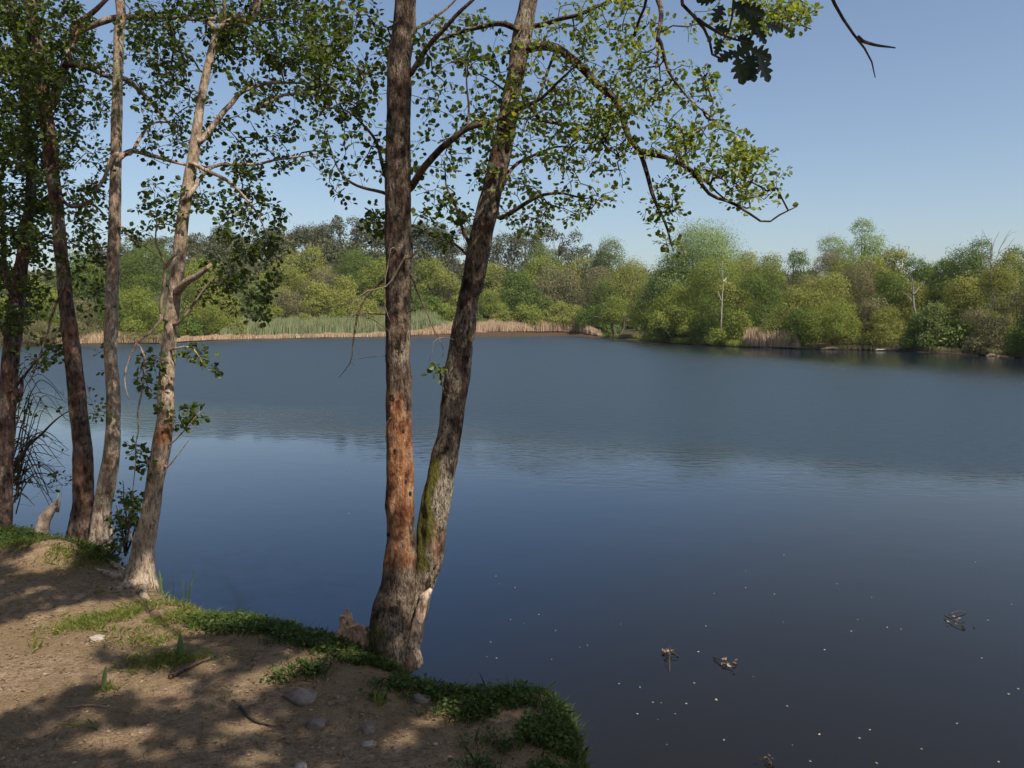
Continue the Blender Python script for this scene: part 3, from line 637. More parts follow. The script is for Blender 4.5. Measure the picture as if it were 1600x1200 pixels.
b([(80, 165), (95, 118), (104, 96), (112, 62), (135, 42), (180, 28), (235, 26), (330, 30)], 6.05, 6.0, 13, 3, ns=10, mat=M['bark_pale'])  # pale bark puts the sunlight on this fork into its colour
b([(112, 52), (128, 32), (165, 0), (190, -30)], 6.0, 6.0, 8, 3)
b([(106, 100), (140, 108), (175, 120), (200, 124)], 6.0, 6.05, 8, 3)
b([(86, 300), (110, 322), (140, 318), (165, 340)], 6.0, 5.8, 5, 2)
b([(100, 440), (80, 500), (60, 560), (45, 600)], 6.0, 5.7, 4, 1)
T = t4.blob(60, 60, 90, 80, 300, 5.6, 6.8)
T += t4.blob(60, 190, 70, 90, 230, 5.6, 6.8)
T += t4.blob(110, 110, 80, 70, 70, 5.7, 6.8)
T += t4.blob(95, 360, 60, 80, 70, 5.7, 6.8)
T += t4.ell((-3.9, 6.2, 6.2), (1.5, 1.5, 1.9), 420, frame_top)
t4.grow(T, nleaf=(7, 12), size=(.026, .046))
# far left tree --------------------------------------------------------------
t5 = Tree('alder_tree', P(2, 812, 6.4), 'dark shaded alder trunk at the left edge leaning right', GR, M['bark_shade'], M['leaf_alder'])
T5 = [(-4, 840, 44), (0, 810, 36), (4, 760, 30), (7, 700, 28), (11, 640, 27), (14, 590, 26), (18, 550, 25), (23, 500, 24), (29, 450, 23), (36, 400, 20), (43, 350, 17), (48, 300, 15), (46, 240, 14), (38, 160, 13), (26, 60, 12), (16, 0, 12)]
t5.trunk(T5, 6.4, 6.6, ext=[(-4.3, 6.6, 5.2, .02), (-4.5, 6.7, 6.6, .01)], ns=36, step=.014, maskf=mask_r, ridge=.08)
b = t5.branch
b([(20, 540), (0, 500), (-30, 440), (-60, 380)], 6.4, 6.2, 10, 3)
b([(24, 480), (8, 420), (4, 350), (0, 280)], 6.4, 6.7, 9, 3)
b([(16, 610), (40, 585), (62, 560), (85, 535)], 6.35, 6.1, 5, 1)
b([(28, 620), (34, 598), (30, 590)], 6.3, 6.3, 7, 3, attach=False)
T = t5.blob(15, 120, 70, 130, 300, 6.2, 7.4)
T += t5.blob(25, 300, 60, 90, 260, 6.0, 7.4)
T += t5.blob(20, 440, 60, 80, 170, 6.0, 7.2)
T += t5.blob(60, 540, 50, 40, 26, 5.9, 6.5)
T += t5.blob(-60, 300, 60, 250, 180, 6.0, 7.2)
T += t5.ell((-4.8, 6.6, 6.0), (1.6, 1.5, 1.9), 350, frame_top)
t5.grow(T, nleaf=(7, 12), size=(.028, .048))
# oak behind the camera, its lowest twigs hanging into the top of the picture --
_o = np.array([(0, .02), (.12, .05), (.19, .17), (.26, .21), (.32, .10), (.41, .29), (.50, .34), (.53, .14), (.64, .27), (.73, .31), (.75, .13), (.87, .17), (.95, .10), (1, 0)])
_n = len(_o)
OAK_T = np.vstack([np.stack([_o[:, 0], _o[:, 1], .12*_o[:, 1]], -1), np.stack([_o[:, 0], -_o[:, 1], .12*_o[:, 1]], -1)[1:-1][::-1]])
OAK_F = [np.arange(_n)[None, :], np.array([[0]+list(range(_n-1, 2*_n-2))])]
OAKS_T = LEAF_T*[1, .9, 1]
ox, oy = 3.5, -3.4
oak = Tree('oak_tree', (ox, oy, 0), 'oak whose leafy dark twig and bare forked twig hang into the top right corner', None, M['bark_shade'], M['leaf_oak'])
def wtube(t, C, name='branch', ns=10, mat=None):
    C = np.array(C, float); c = catmull(C, max(12, int(np.linalg.norm(np.diff(C[:, :3], axis=0), axis=1).sum()/.1)))
    Vv, F = tube(c[:, :3], np.maximum(c[:, 3], .001), ns, lambda V, d, p: (fbm(V, 6, 3, 3)-.5)*.3); mb = MB(); mb.add(Vv, F); mb.build(name, mat or t.bark, t.root, True, attr=True)
    t.nodes(c[:, :3], c[:, 3])
wtube(oak, [(ox, oy, -.2, .26), (ox, oy, .5, .2), (ox+.1, oy+.1, 2.5, .17), (ox, oy+.2, 4.5, .13), (ox+.1, oy+.2, 6.5, .09), (ox+.1, oy+.3, 8.5, .03)], 'trunk', 20)
limbs = [
         [(ox, oy+.1, 3.6, .07), (3.0, -1.2, 4.3, .045), (2.5, .4, 4.3, .03), (1.7, 1.5, 3.7, .016), (1.0, 2.1, 3.05, .008)],
         [(ox, oy, 4.2, .07), (1.4, -2.2, 5.0, .05), (0, -1.8, 5.5, .035), (-1.5, -1.2, 5.8, .015)],
         [(ox, oy, 5.0, .06), (1.6, -1.4, 6.2, .045), (.4, -.4, 7.0, .03), (-.8, .4, 7.2, .012)],
         [(ox, oy, 4.6, .06), (4.0, -2.0, 5.6, .045), (5.2, -1.2, 6.2, .03), (6.0, -.6, 6.4, .012)],
         [(ox, oy, 3.9, .06), (1.2, -3.2, 4.8, .045), (-.6, -3.4, 5.3, .03), (-2.4, -3.0, 5.5, .012)]]
for l in limbs: wtube(oak, l)
# the hanging leafy twig and the bare forked one
def opx(pts, d0, d1, w0, w1, name, attach):
    return oak.branch(pts, d0, d1, w0, w1, ns=7, attach=attach, name=name, join=False, mat=M['twig'])
oak.branch([(1180, -240), (1080, -110), (1066, 0), (1090, 30), (1110, 55), (1115, 85), (1138, 100)], 2.15, 2.0, 6, 3, attach=False, join=True)
oak.branch([(1090, 30), (1120, 45), (1150, 60), (1180, 70)], 2.05, 2.0, 4, 2, attach=False, join=False)
oak.branch([(1120, -60), (1150, -10), (1148, 30), (1140, 50), (1125, 78)], 2.1, 2.05, 4, 1.5, attach=False, join=False)
oak.branch([(1240, -140), (1275, -50), (1300, 0), (1320, 30), (1340, 57), (1357, 85), (1366, 122)], 2.2, 2.15, 7, 1.5, attach=False, join=False, name='dead_branch')
oak.branch([(1340, 57), (1368, 68), (1400, 73)], 2.17, 2.17, 4, 2, attach=False, join=False, name='dead_branch')
lp, ld, ln, ls = [], [], [], []
for (x, y, ax_, ay_, s_) in [(1142, 95, .8, .5, .075), (1150, 90, .3, -1, .085), (1165, 85, .35, -1, .09), (1178, 85, -.2, -1, .085), (1185, 88, .5, -1, .085), (1150, 82, -.9, -.6, .065), (1170, 80, .9, -.3, .08),
                             (1130, 10, -.4, -.8, .07), (1145, 5, .6, -.6, .08), (1160, 15, .9, -.2, .07), (1120, 5, -.8, .1, .06), (1150, 60, .8, -.5, .06), (1128, 62, -.3, -.9, .05), (1115, 45, .9, -.3, .05), (1180, 45, .6, -.8, .06), (1195, 40, .8, -.3, .06), (1175, 20, .3, -1, .07)]:
    lp.append(P(x, y-4, 2.02+random.uniform(-.04, .06))); ld.append((ax_, random.uniform(-.3, .3), ay_)); ln.append((random.uniform(-.3, .3), -1, random.uniform(-.1, .5))); ls.append(s_*.86)
Vv, F = leaves(np.array(lp), np.array(ld, float), np.array(ln, float), ls, OAK_T, OAK_F); mesh('foliage', Vv, F, M['leaf_oak'], oak.root)
def above(v): return np.where(v[:, 1] > 0, 1.6+.45*np.maximum(v[:, 1], 0)+.3, 2.5)
def shade(px, py, tA, tB, rad, n):    # crown masses standing sunward of that spot on the bank
    g = PZ(px, py, 0); out = []
    for _ in range(n):
        t = random.uniform(tA, tB); out.append(g+sunv*t+rng.normal(size=3)*np.array([rad, rad, rad*.5]))
    out = np.array(out); return list(out[out[:, 2] > above(out)])
T = []; k = 0
while k < 5200:
    g = np.array([random.uniform(-5.6, .7), random.uniform(1.6, 5.3), 0]); k += 1
    if vn(g, 2.6, 5) > .66 or sdist(g[:1], g[1:2], near_poly)[0] < -.12: continue
    p = g+sunv*random.uniform(5.2, 9.5)  # unseen oak foliage placed up the sun ray to shade the bank
    if p[2] > above(p[None])[0]: T.append(p)
for (x, y) in [(1180, 90), (1150, 70), (1190, 50), (1140, 20), (1165, 60)]:
    for _ in range(24): T.append(P(x, y, 2.02)+sunv*random.uniform(1.6, 5)+rng.normal(size=3)*.07)  # leaves added sunward of the hanging twig to keep it dark
T += oak.ell((3.6, -3.2, 6.5), (2.6, 2.0, 2.3), 300, above)+oak.ell((.3, -2.6, 6.6), (3.6, 2.0, 1.8), 500, above)
oak.grow(T, nleaf=(6, 10), size=(.06, .10), step=.15, sprig=.3, rt=.002)
# unseen leaf masses added behind and left of camera to darken the bank's shade
mb = MB(); r = np.random.default_rng(12)
for k in range(34):
    x, y = r.uniform(-16, 12), r.uniform(-17, -6.0); h_ = r.uniform(6, 8.5) if y < -8 else r.uniform(4.5, 6.5); n_ = 900
    d = unit(r.normal(size=(n_, 3)))*(r.random((n_, 1))**.4)*[2.2, 2.0, h_*.48]+[x, y, h_*.52]
    Vv, F = leaves(d, r.normal(size=(n_, 3)), r.normal(size=(n_, 3)), r.uniform(.18, .38, n_)); mb.add(Vv, F)
for k in range(14):
    x, y = r.uniform(-15, -8.5), r.uniform(-6, 9); h_ = r.uniform(6.5, 9); n_ = 900
    d = unit(r.normal(size=(n_, 3)))*(r.random((n_, 1))**.4)*[1.7, 2.0, h_*.48]+[x, y, h_*.52]
    Vv, F = leaves(d, r.normal(size=(n_, 3)), r.normal(size=(n_, 3)), r.uniform(.14, .28, n_)); mb.add(Vv, F)
tag(mb.build('shade_wood', M['leaf_oak']), 'unseen leaf mass added behind and beside the bank to deepen its shade', None, None, 'stuff')
# ------------------------------------------------------------------ things on the bank
def gp(px, py, dz=0):                  # point on the bank surface under that pixel
    z = 0.0
    for _ in range(6):
        q = PZ(px, py, z); z = float(gz(q[0], q[1]))
    return np.array([q[0], q[1], z+dz])
def stone(px, py, w, h, rot, mat, label, seed):
    c = gp(px, py); s_ = w*wpx(px, py, c[1])/2*.92
    nu, nv = 28, 16; th = np.linspace(0, 2*math.pi, nu, endpoint=False); ph = np.linspace(.05, math.pi-.05, nv)
    v = np.stack([np.outer(np.sin(ph), np.cos(th)), np.outer(np.sin(ph), np.sin(th)), np.outer(np.cos(ph), np.ones(nu))], -1)
    v = np.sign(v)*np.abs(v)**.8; v = v*(1+(fbm(v, 1.1, seed, 2)-.5)*.7+(fbm(v, 3.5, seed, 3)-.5)*.4)[..., None]
    v = v.reshape(-1, 3)*np.array([1, .7, h])*s_; ca, sa = math.cos(rot), math.sin(rot)
    v = np.stack([v[:, 0]*ca-v[:, 1]*sa, v[:, 0]*sa+v[:, 1]*ca, v[:, 2]], -1)+c+np.array([0, 0, s_*h*.08])
    i = (np.arange(nv-1)[:, None]*nu); j = np.arange(nu)[None]; k = (j+1) % nu
    F = [np.stack([i+j, i+nu+j, i+nu+k, i+k], -1).reshape(-1, 4), np.arange(nu)[None, :], (np.arange(nu)[::-1]+(nv-1)*nu)[None, :]]
    tag(mesh('stone', v, F, mat, smooth=True, origin=c), label, 'stone', 'stones on the bank')
M['stone'] = plain('stone', [(.10, .08, .065), (.19, .155, .125), (.26, .22, .18)], 14, .9, .5, .01)
M['stone_pale'] = plain('stone_pale', [(.26, .21, .17), (.44, .38, .31)], 20, .9, .4, .008)
stone(152, 999, 22, .55, .2, M['stone_pale'], 'small whitish stone lying on sunlit sand at the left', 1)
stone(472, 1090, 60, .36, -.35, M['stone'], 'largest flat grey stone beside a green tuft left of the tree base', 2)
stone(497, 1133, 34, .7, .4, M['stone'], 'rounded grey stone just below the flat stone', 3)
stone(660, 1095, 38, .5, -.5, M['stone'], 'oblong grey stone below the double-stemmed alder', 4)
stone(575, 1140, 30, .6, -1.1, M['stone'], 'dull brown stone half buried in shaded soil', 5)
stone(577, 1164, 24, .4, .1, M['stone_pale'], 'small pale flat stone in shaded soil below the brown one', 6)
stone(470, 1197, 24, .4, .2, M['stone_pale'], 'pale stone at the very bottom of the picture', 7)
stone(681, 1163, 10, .5, .2, M['stone_pale'], 'tiny pale pebble on the dark soil near the grassy corner', 8)
# stump of a broken dead branch by the left trunks
c0 = gp(62, 838); mb = MB()
c = catmull([(*c0+np.array([0, 0, -.05]), .05), (*P(68, 815, c0[1]), .048), (*P(80, 797, c0[1]), .034), (*P(86, 788, c0[1]), .022)], 26)
Vv, F = tube(c[:, :3], c[:, 3], 20, lambda V, d, p: (fbm(V*[1, 1, .4], 20, 2, 3)-.5)*.6); mb.add(Vv, F)
for k in range(7):
    a = np.array([c[-1, 0], c[-1, 1], c[-1, 2]])+rng.normal(size=3)*.012; e = a+np.array([.02+.03*random.random(), random.gauss(0, .01), .03+.05*random.random()])
    Vv, F = tube(np.array([a-[0.01, 0, .04], a, e]), [.012, .011, .002], 5); mb.add(Vv, F)
M['deadwood'] = plain('deadwood', [(.20, .13, .09), (.42, .33, .25), (.5, .42, .34)], 22, .9, .6, .01)
tag(mb.build('broken_stump', M['deadwood'], None, True, origin=c0, attr=True), 'pale splintered stump leaning right between the left trunks', 'stump')
# rotten pale wood left of the central base
c0 = P(548, 980, 3.85); mb = MB()
M['rotten'] = plain('rotten', [(.22, .12, .07), (.52, .33, .20), (.62, .46, .31)], 30, .95, .8, .012)
for k in range(16):
    t = k/15; a = P(536+38*t, 976+12*t+random.uniform(-4, 4), 3.96-.03*t); hgt = (.035+.05*abs(math.sin(k*2.3+.6)))*(1 if t < .4 else .25)
    pts = np.array([a-[random.gauss(0, .02), 0, .09], a, a+[random.gauss(0, .012), random.gauss(0, .012), hgt*.7], a+[random.gauss(0, .02), random.gauss(0, .02), hgt]])
    Vv, F = tube(catmull(pts, 8), np.linspace(.026, .004, 8), 9, lambda V, d, p: (fbm(V, 45, 3, 3)-.5)*1.4); mb.add(Vv, F)
tag(mb.build('rotten_root', M['rotten'], None, True, origin=c0, attr=True), 'ragged pale orange rotten root snag left of the central tree base', 'root')
# sticks
def stick(pts, r, mat, label, lift=.012):
    c = np.array([gp(a, b_, lift) for a, b_ in pts]); c = catmull(c, 20); rr_ = np.linspace(r, r*.4, 20)
    Vv, F = tube(c, rr_, 7, lambda V, d, p: (fbm(V, 30, 2, 2)-.5)*.4); mb = MB(); mb.add(Vv, F)
    tag(mb.build('stick', mat, None, True, origin=c[0], attr=True), label, 'stick', 'sticks on the bank')
stick([(265, 1062), (300, 1044), (338, 1028)], .012, M['bark_shade'], 'dark thick stick lying right of the broad green sprout')
stick([(375, 1108), (395, 1128), (430, 1140)], .008, M['twig'], 'short curved dark stick left of the rounded stone')
stick([(100, 1110), (150, 1106), (205, 1118)], .004, M['twig_pale'], 'long thin pale stick in the lower left shadow')
stick([(270, 1130), (290, 1120), (310, 1118)], .003, M['twig_pale'], 'short pale stick in shadow at lower centre left')
stick([(600, 1035), (612, 1055), (618, 1062)], .004, M['twig'], 'small upright-looking twig below the central tree base')
# upright iris-like sprouts and blade tufts
def blade(mb, base, tip, w, bend, n=8):
    base = np.array(base, float); tip = np.array(tip, float); mid = (base+tip)/2+bend
    u = np.linspace(0, 1, n)[:, None]; c = (1-u)**2*base+2*u*(1-u)*mid+u*u*tip
    s_ = unit(np.cross(np.gradient(c, axis=0), [0.1, 1, .1])); ww = w*np.sin(np.clip(u*.86+.14, 0, 1)*math.pi)**.7*.5+.0003
    fold = np.array([0, -.25, 0])*ww
    V = np.concatenate([c-s_*ww, c+fold, c+s_*ww]); k = np.arange(n-1)
    mb.add(V, [np.stack([k, k+n, k+n+1, k+1], -1), np.stack([k+n, k+2*n, k+2*n+1, k+n+1], -1)])
def tuft(name, px, py, blades, mat, label, cat='plant', group=None):
    c0 = gp(px, py); mb = MB()
    for (tx, ty, w, bx, bz) in blades:
        blade(mb, c0+rng.normal(size=3)*[.012, .012, 0]-[0, 0, .015], P(tx, ty, c0[1]+random.uniform(-.03, .03)), w, np.array([bx, 0, bz]))
    tag(mb.build(name, mat, None, False, origin=c0), label, cat, group)
M['iris'] = leafmat('iris', [(.07, .13, .05), (.11, .18, .07)], .3, .45)
M['iris_pale'] = leafmat('iris_pale', [(.14, .20, .07), (.2, .26, .12)], .3, .45)
tuft('iris_plant', 281, 936, [(305, 882, .022, -.05, .05), (285, 888, .014, 0, 0), (292, 900, .014, .0, .02), (270, 905, .01, 0, 0)], M['iris_pale'], 'arching pale green blades on the bank edge right of the leaning alder')
tuft('iris_plant', 250, 926, [(249, 890, .016, 0, 0), (244, 898, .012, 0, 0), (254, 902, .01, 0, 0), (236, 890, .006, 0, 0)], M['iris_pale'], 'short pale upright blades at the foot of the leaning alder')
tuft('iris_plant', 288, 1028, [(282, 988, .032, 0, 0), (278, 1000, .02, 0, 0), (305, 1015, .012, 0, .02), (270, 1015, .012, 0, .02), (296, 1005, .01, 0, 0)], M['iris'], 'broad bluish green sprout standing in a ground shadow')
tuft('iris_plant', 164, 1078, [(166, 1038, .022, 0, 0), (160, 1062, .01, -.02, 0), (172, 1060, .01, .01, .01), (176, 1070, .008, .01, .01)], M['iris_pale'], 'single upright yellow-green sprout in the sand')
tuft('reed_plant', 736, 1068, [(725, 1006, .012, 0, 0), (732, 1012, .012, 0, 0), (730, 1020, .008, 0, 0)], M['iris'], 'dark thin blades against the water right of the tree base')
tuft('reed_plant', 560, 1000, [(573, 912, .006, 0, 0), (566, 930, .006, 0, 0), (578, 935, .005, 0, 0)], M['iris'], 'thin dark blades against the water by the rotten root')
tuft('grass_tuft', 55, 1012, [(50, 985, .008, 0, 0), (60, 992, .008, 0, 0), (42, 1000, .008, 0, 0), (68, 1000, .008, 0, 0), (52, 995, .01, 0, 0), (62, 1004, .01, .02, .0)], M['grass'], 'small yellow-green tuft on sunlit sand at the left')
tuft('grass_tuft', 594, 1100, [(585, 1078, .01, 0, 0), (594, 1075, .01, 0, 0), (602, 1080, .01, 0, 0), (608, 1090, .01, 0, 0), (580, 1090, .01, 0, 0), (590, 1084, .012, 0, 0)], M['grass'], 'green blade tuft in shade left of the oblong stone')
# brush of bare arching twigs over the water at the left
sh = Tree('bramble', (-4.1, 6.5, -.1), 'bare arching brush of thin twigs over the water between the left trunks', None, M['twig'], M['leaf_alder'], 'shrub')
sh.nodes([np.array([-4.3, 6.5, .0])], [.01])
for k in range(44):
    x0, y0 = random.uniform(-20, 30), random.uniform(700, 815); x2, y2 = random.uniform(40, 112), random.uniform(610, 800)
    sh.branch([(x0, y0), ((x0+x2)/2, min(y0, y2)-random.uniform(0, 35)), (x2, y2)], random.uniform(6.5, 6.9), random.uniform(6.3, 7.0), random.uniform(1.2, 2.4), .6, ns=5, join=False, name='stem')
sh.branch([(15, 735), (50, 690), (90, 655), (112, 640)], 6.5, 6.6, 5, 1, join=False, name='stem')
sh.grow(sh.blob(65, 625, 45, 25, 20, 6.4, 6.8)+sh.blob(30, 650, 30, 30, 10, 6.4, 6.8)+sh.blob(70, 740, 50, 60, 50, 6.4, 7.0), nleaf=(2, 5), bare=.6, size=(.03, .05))
sh2 = Tree('bush', gp(196, 872), 'low leafy shrub by the water between the pale trunks', None, M['twig'], M['leaf_alder'], 'bush')
sh2.nodes([gp(196, 872)], [.008])
for (x, y) in [(180, 790), (200, 770), (190, 750), (215, 800), (185, 820)]:
    sh2.branch([(196, 868), ((196+x)/2+4, (868+y)/2), (x, y)], 5.4, 5.3, 3, .8, join=False, name='stem')
sh2.grow(sh2.blob(195, 800, 26, 40, 34, 5.2, 5.6)+sh2.blob(188, 850, 20, 16, 14, 5.2, 5.5), nleaf=(3, 6), size=(.025, .04))
# ------------------------------------------------------------------ grass, herbs, litter on the bank
def world2px(X, Y, Z):
    dx, dy, dz = X, Y, Z-CAMZ; f = dy*cp-dz*sp; u = dy*sp+dz*cp; return 800+FPX*dx/f, 600-FPX*u/f
NP = 800000
gxs = rng.uniform(-6.3, .5, NP); gys = rng.uniform(2.2, 8.0, NP)
sd = sdist(gxs, gys, near_poly); keep = sd > .0; gxs, gys, sd = gxs[keep], gys[keep], sd[keep]
pz = np.stack([gxs, gys, 0*gxs], -1)
dn = np.zeros(len(gxs)); herb = np.zeros(len(gxs))
for (px, py, rx, ry, a) in [(185, 965, .34, .16, .9), (245, 955, .36, .2, .7), (300, 950, .34, .22, .7), (340, 965, .24, .14, .8), (230, 1000, .2, .1, .45), (100, 985, .16, .07, .35), (270, 1040, .22, .12, .6), (225, 1030, .1, .07, .4), (235, 985, .2, .12, .35), (165, 1075, .07, .05, .6), (55, 1005, .1, .06, .5), (60, 870, .28, .15, .6), (120, 880, .3, .2, .5), (30, 835, .6, .4, .5), (130, 850, .5, .3, .5), (280, 915, .12, .08, .8), (150, 925, .1, .06, .3), (330, 1090, .12, .08, .3), (140, 1130, .1, .06, .25)]:
    q = PZ(px, py, 0); g_ = np.exp(-(((gxs-q[0])/rx)**2+((gys-q[1])/ry)**2)); dn = np.maximum(dn, g_*a)
for (px, py, rx, ry, a) in [(390, 975, .30, .18, 1), (460, 990, .28, .16, .9), (540, 1000, .26, .2, 1), (590, 1025, .2, .18, 1), (480, 1050, .14, .09, .9), (435, 1065, .08, .05, .6), (650, 1050, .16, .1, .9), (720, 1080, .22, .12, .8), (800, 1080, .2, .16, 1), (850, 1100, .2, .22, 1), (850, 1160, .17, .22, 1), (810, 1180, .2, .16, 1), (760, 1110, .24, .10, .8), (690, 1075, .2, .08, .7), (870, 1195, .16, .14, 1), (620, 1070, .14, .06, .6), (60, 850, .9, .35, .8), (140, 868, .4, .2, .7), (590, 1090, .06, .05, .5), (740, 1060, .3, .1, .8)]:
    q = PZ(px, py, 0); g_ = np.exp(-(((gxs-q[0])/rx)**2+((gys-q[1])/ry)**2)); herb = np.maximum(herb, g_*a)
nz = fbm(pz, 7, 71, 3)
rnd = rng.random(len(gxs))
selg = rnd < sstep(.05, .7, dn)*sstep(.36, .58, nz)*.9
selh = rnd < sstep(.1, .9, herb)*sstep(.30, .55, nz)*.75
def blades(x, y, hmin, hmax, w, lean):
    n = len(x); z = gz(x, y); b0 = np.stack([x, y, z-.004], -1)
    h = rng.uniform(hmin, hmax, n)[:, None]; dirn = rng.normal(size=(n, 2))*lean
    m1 = b0+np.concatenate([dirn*.35, np.ones((n, 1))*.6], 1)*h; tp = b0+np.concatenate([dirn, np.ones((n, 1))*.95], 1)*h
    a = rng.uniform(0, math.pi, n); s_ = np.stack([np.cos(a), np.sin(a), 0*a], -1)*w*rng.uniform(.6, 1.3, n)[:, None]
    V = np.stack([b0-s_, b0+s_, m1+s_*.7, tp, m1-s_*.7], 1).reshape(-1, 3); k = np.arange(n)[:, None]*5
    return V, [np.concatenate([k, k+1, k+2, k+3, k+4], 1)]
Vv, F = blades(gxs[selg], gys[selg], .012, .045, .0022, .9)
tag(mesh('grass', Vv, F, M['grass']), 'thin yellow-green grass in patches on the sandy bank', None, None, 'stuff')
hx, hy = gxs[selh], gys[selh]; n = len(hx)
mb = MB()
Vv, F = blades(hx, hy, .02, .075, .002, .55); mb.add(Vv, F)
z = gz(hx, hy); pos = np.stack([hx, hy, z+rng.uniform(.005, .05, n)], -1); dr = rng.normal(size=(n, 3))*[1, 1, .35]+[0, 0, .1]
Vv, F = leaves(pos, dr, rng.normal(size=(n, 3))*.4+[0, 0, 1], rng.uniform(.009, .024, n)); mb.add(Vv, F)
tag(mb.build('ground_cover', M['herb']), 'dense dark green herbs and clover along the bank edge', None, None, 'stuff')
# grass fringe hanging over the steep right corner
ns_ = 2600; e_px = np.array([(640, 1036), (700, 1052), (780, 1050), (850, 1052), (885, 1075), (900, 1110), (908, 1160), (915, 1200)], float)
t = rng.uniform(0, len(e_px)-1.001, ns_); k = t.astype(int); f = (t-k)[:, None]; ep = e_px[k]*(1-f)+e_px[k+1]*f
q = np.array([PZ(a, b_, 0) for a, b_ in ep])+rng.normal(size=(ns_, 3))*[.035, .035, 0]
Vv, F = blades(q[:, 0], q[:, 1], .02, .06, .0018, .6)
tag(mesh('grass', Vv, F, M['herb']), 'longer dark grass hanging over the right-hand corner of the bank', None, None, 'stuff')
# litter
sel = rng.random(len(gxs)) < .036*(.4+nz); x, y = gxs[sel], gys[sel]; n = len(x)
pos = np.stack([x, y, gz(x, y)+.004], -1); dr = rng.normal(size=(n, 3))*[1, 1, .15]
mb = MB(); Vv, F = leaves(pos, dr, rng.normal(size=(n, 3))*.35+[0, 0, 1], rng.uniform(.006, .022, n), narrow=.8); mb.add(Vv, F)
A = pos[::2]+[0, 0, .002]; B = A+rng.normal(size=A.shape)*[.03, .03, .004]; Vv, F = segs(A, B, np.full(len(A), .0011), np.full(len(A), .0007), 4); mb.add(Vv, F)
tag(mb.build('leaf_litter', M['litter']), 'scattered brown leaf bits, straw and twig ends on the bare soil', None, None, 'stuff')
# ------------------------------------------------------------------ floating things
M['petal'] = leafmat('petal', [(.28, .27, .20), (.42, .40, .33), (.26, .21, .13)], .2, .6)
pet = [(1119, 1093), (1230, 1103), (1280, 1147), (1359, 1140), (1330, 986), (970, 975), (842, 960), (776, 1028), (761, 1026), (767, 1003), (862, 1030), (918, 1008), (906, 1011), (868, 985), (798, 968), (819, 974), (1165, 892), (1225, 867), (1165, 918), (1210, 928), (1224, 972), (1340, 968), (1386, 980), (1408, 983), (1534, 1028), (1091, 1018), (1072, 1099), (1028, 1124), (1020, 1097), (1000, 1074), (1042, 1163), (1238, 1164), (1266, 1189), (1343, 1153), (1495, 1130), (1576, 1084), (1591, 1076), (1581, 944), (1544, 969), (1116, 927), (1103, 978), (1288, 1015), (1177, 1057), (1131, 1156), (967, 1068), (1000, 1073), (996, 1115), (1085, 1067), (1362, 933), (1308, 912), (1524, 878), (1560, 1190), (1440, 1170), (1370, 1192), (1055, 1115), (1033, 1098), (775, 900), (780, 912), (805, 918), (545, 735), (510, 615), (545, 802)]
c0 = PZ(*pet[0], WATER+.006)
def flake(nseg=9):
    a = np.linspace(0, 2*math.pi, nseg, endpoint=False); r_ = 1+.35*rng.random(nseg)
    v = np.stack([np.cos(a)*r_, np.sin(a)*r_*.7, .18*np.cos(2*a)], -1)*.011; v = np.vstack([v, [[0, 0, .004]], v-[0, 0, .0015]])
    k = np.arange(nseg); k2 = (k+1) % nseg; return v, [np.stack([k, k2, np.full(nseg, nseg)], -1), np.stack([k, k+nseg+1, k2+nseg+1, k2], -1)]
protos = []
for i_, (px, py) in enumerate(pet):
    q = PZ(px, py, WATER+.005)
    if len(protos) < 5:
        v, F = flake(); o = mesh('petal', v+q, F, M['petal'], origin=q); protos.append(o)
    else:
        o = protos[i_ % 5].copy(); COL.objects.link(o); o.location = tuple(q)
    s_ = random.uniform(.3, .75)*(1.7 if (px, py) in ((1119, 1093), (1280, 1147), (1359, 1140), (1330, 986)) else 1)
    o.scale = (s_,)*3; o.rotation_euler = (0, 0, random.uniform(0, 6))
    tag(o, 'tiny pale petal floating on the dark water', 'petal', 'petals floating on the lake')
def debris(px, py, w, n, label, twigs, cols):
    q0 = PZ(px, py, WATER+.01); s_ = w*wpx(px, py, q0[1]); root = empty('floating_debris', q0, label, 'floating debris', None)
    pos = q0+rng.normal(size=(n, 3))*[s_*.28, s_*.5, .006]+[0, 0, .012]
    Vv, F = leaves(pos, rng.normal(size=(n, 3))*[1, 1, .3], rng.normal(size=(n, 3))*.5+[0, 0, 1], rng.uniform(.022, .045, n)); mesh('leaves', Vv, F, M[cols], root)
    mb = MB()
    for (x0, y0, x1, y1, h0, h1) in twigs:
        a = PZ(x0, y0, WATER+h0); e = PZ(x1, y1, WATER+h1); pts = np.array([a, (a+e)/2+[0, .01, .015], e]); Vv, F = tube(catmull(pts, 8), np.linspace(.006, .003, 8), 6); mb.add(Vv, F)
    mb.build('twig', M['twig'], root, True)
debris(1048, 1021, 22, 16, 'small heap of brown leaves caught on a sunken twig in the water', [(1046, 1050, 1047, 1008, .0, .10), (1040, 1020, 1060, 1025, .02, .02)], 'litter')
debris(1136, 1036, 24, 12, 'thin drifting twig with brown leaf scraps right of the leaf heap', [(1115, 1028, 1145, 1042, .01, .02)], 'litter')
debris(1490, 970, 28, 9, 'forked drifting twig with pale scraps far right on the water', [(1476, 962, 1506, 983, .02, .01), (1484, 960, 1510, 956, .02, .01)], 'litter')
debris(1203, 1192, 18, 6, 'pale leaf scrap at the bottom edge of the water', [(1195, 1185, 1206, 1195, .02, .01)], 'litter')
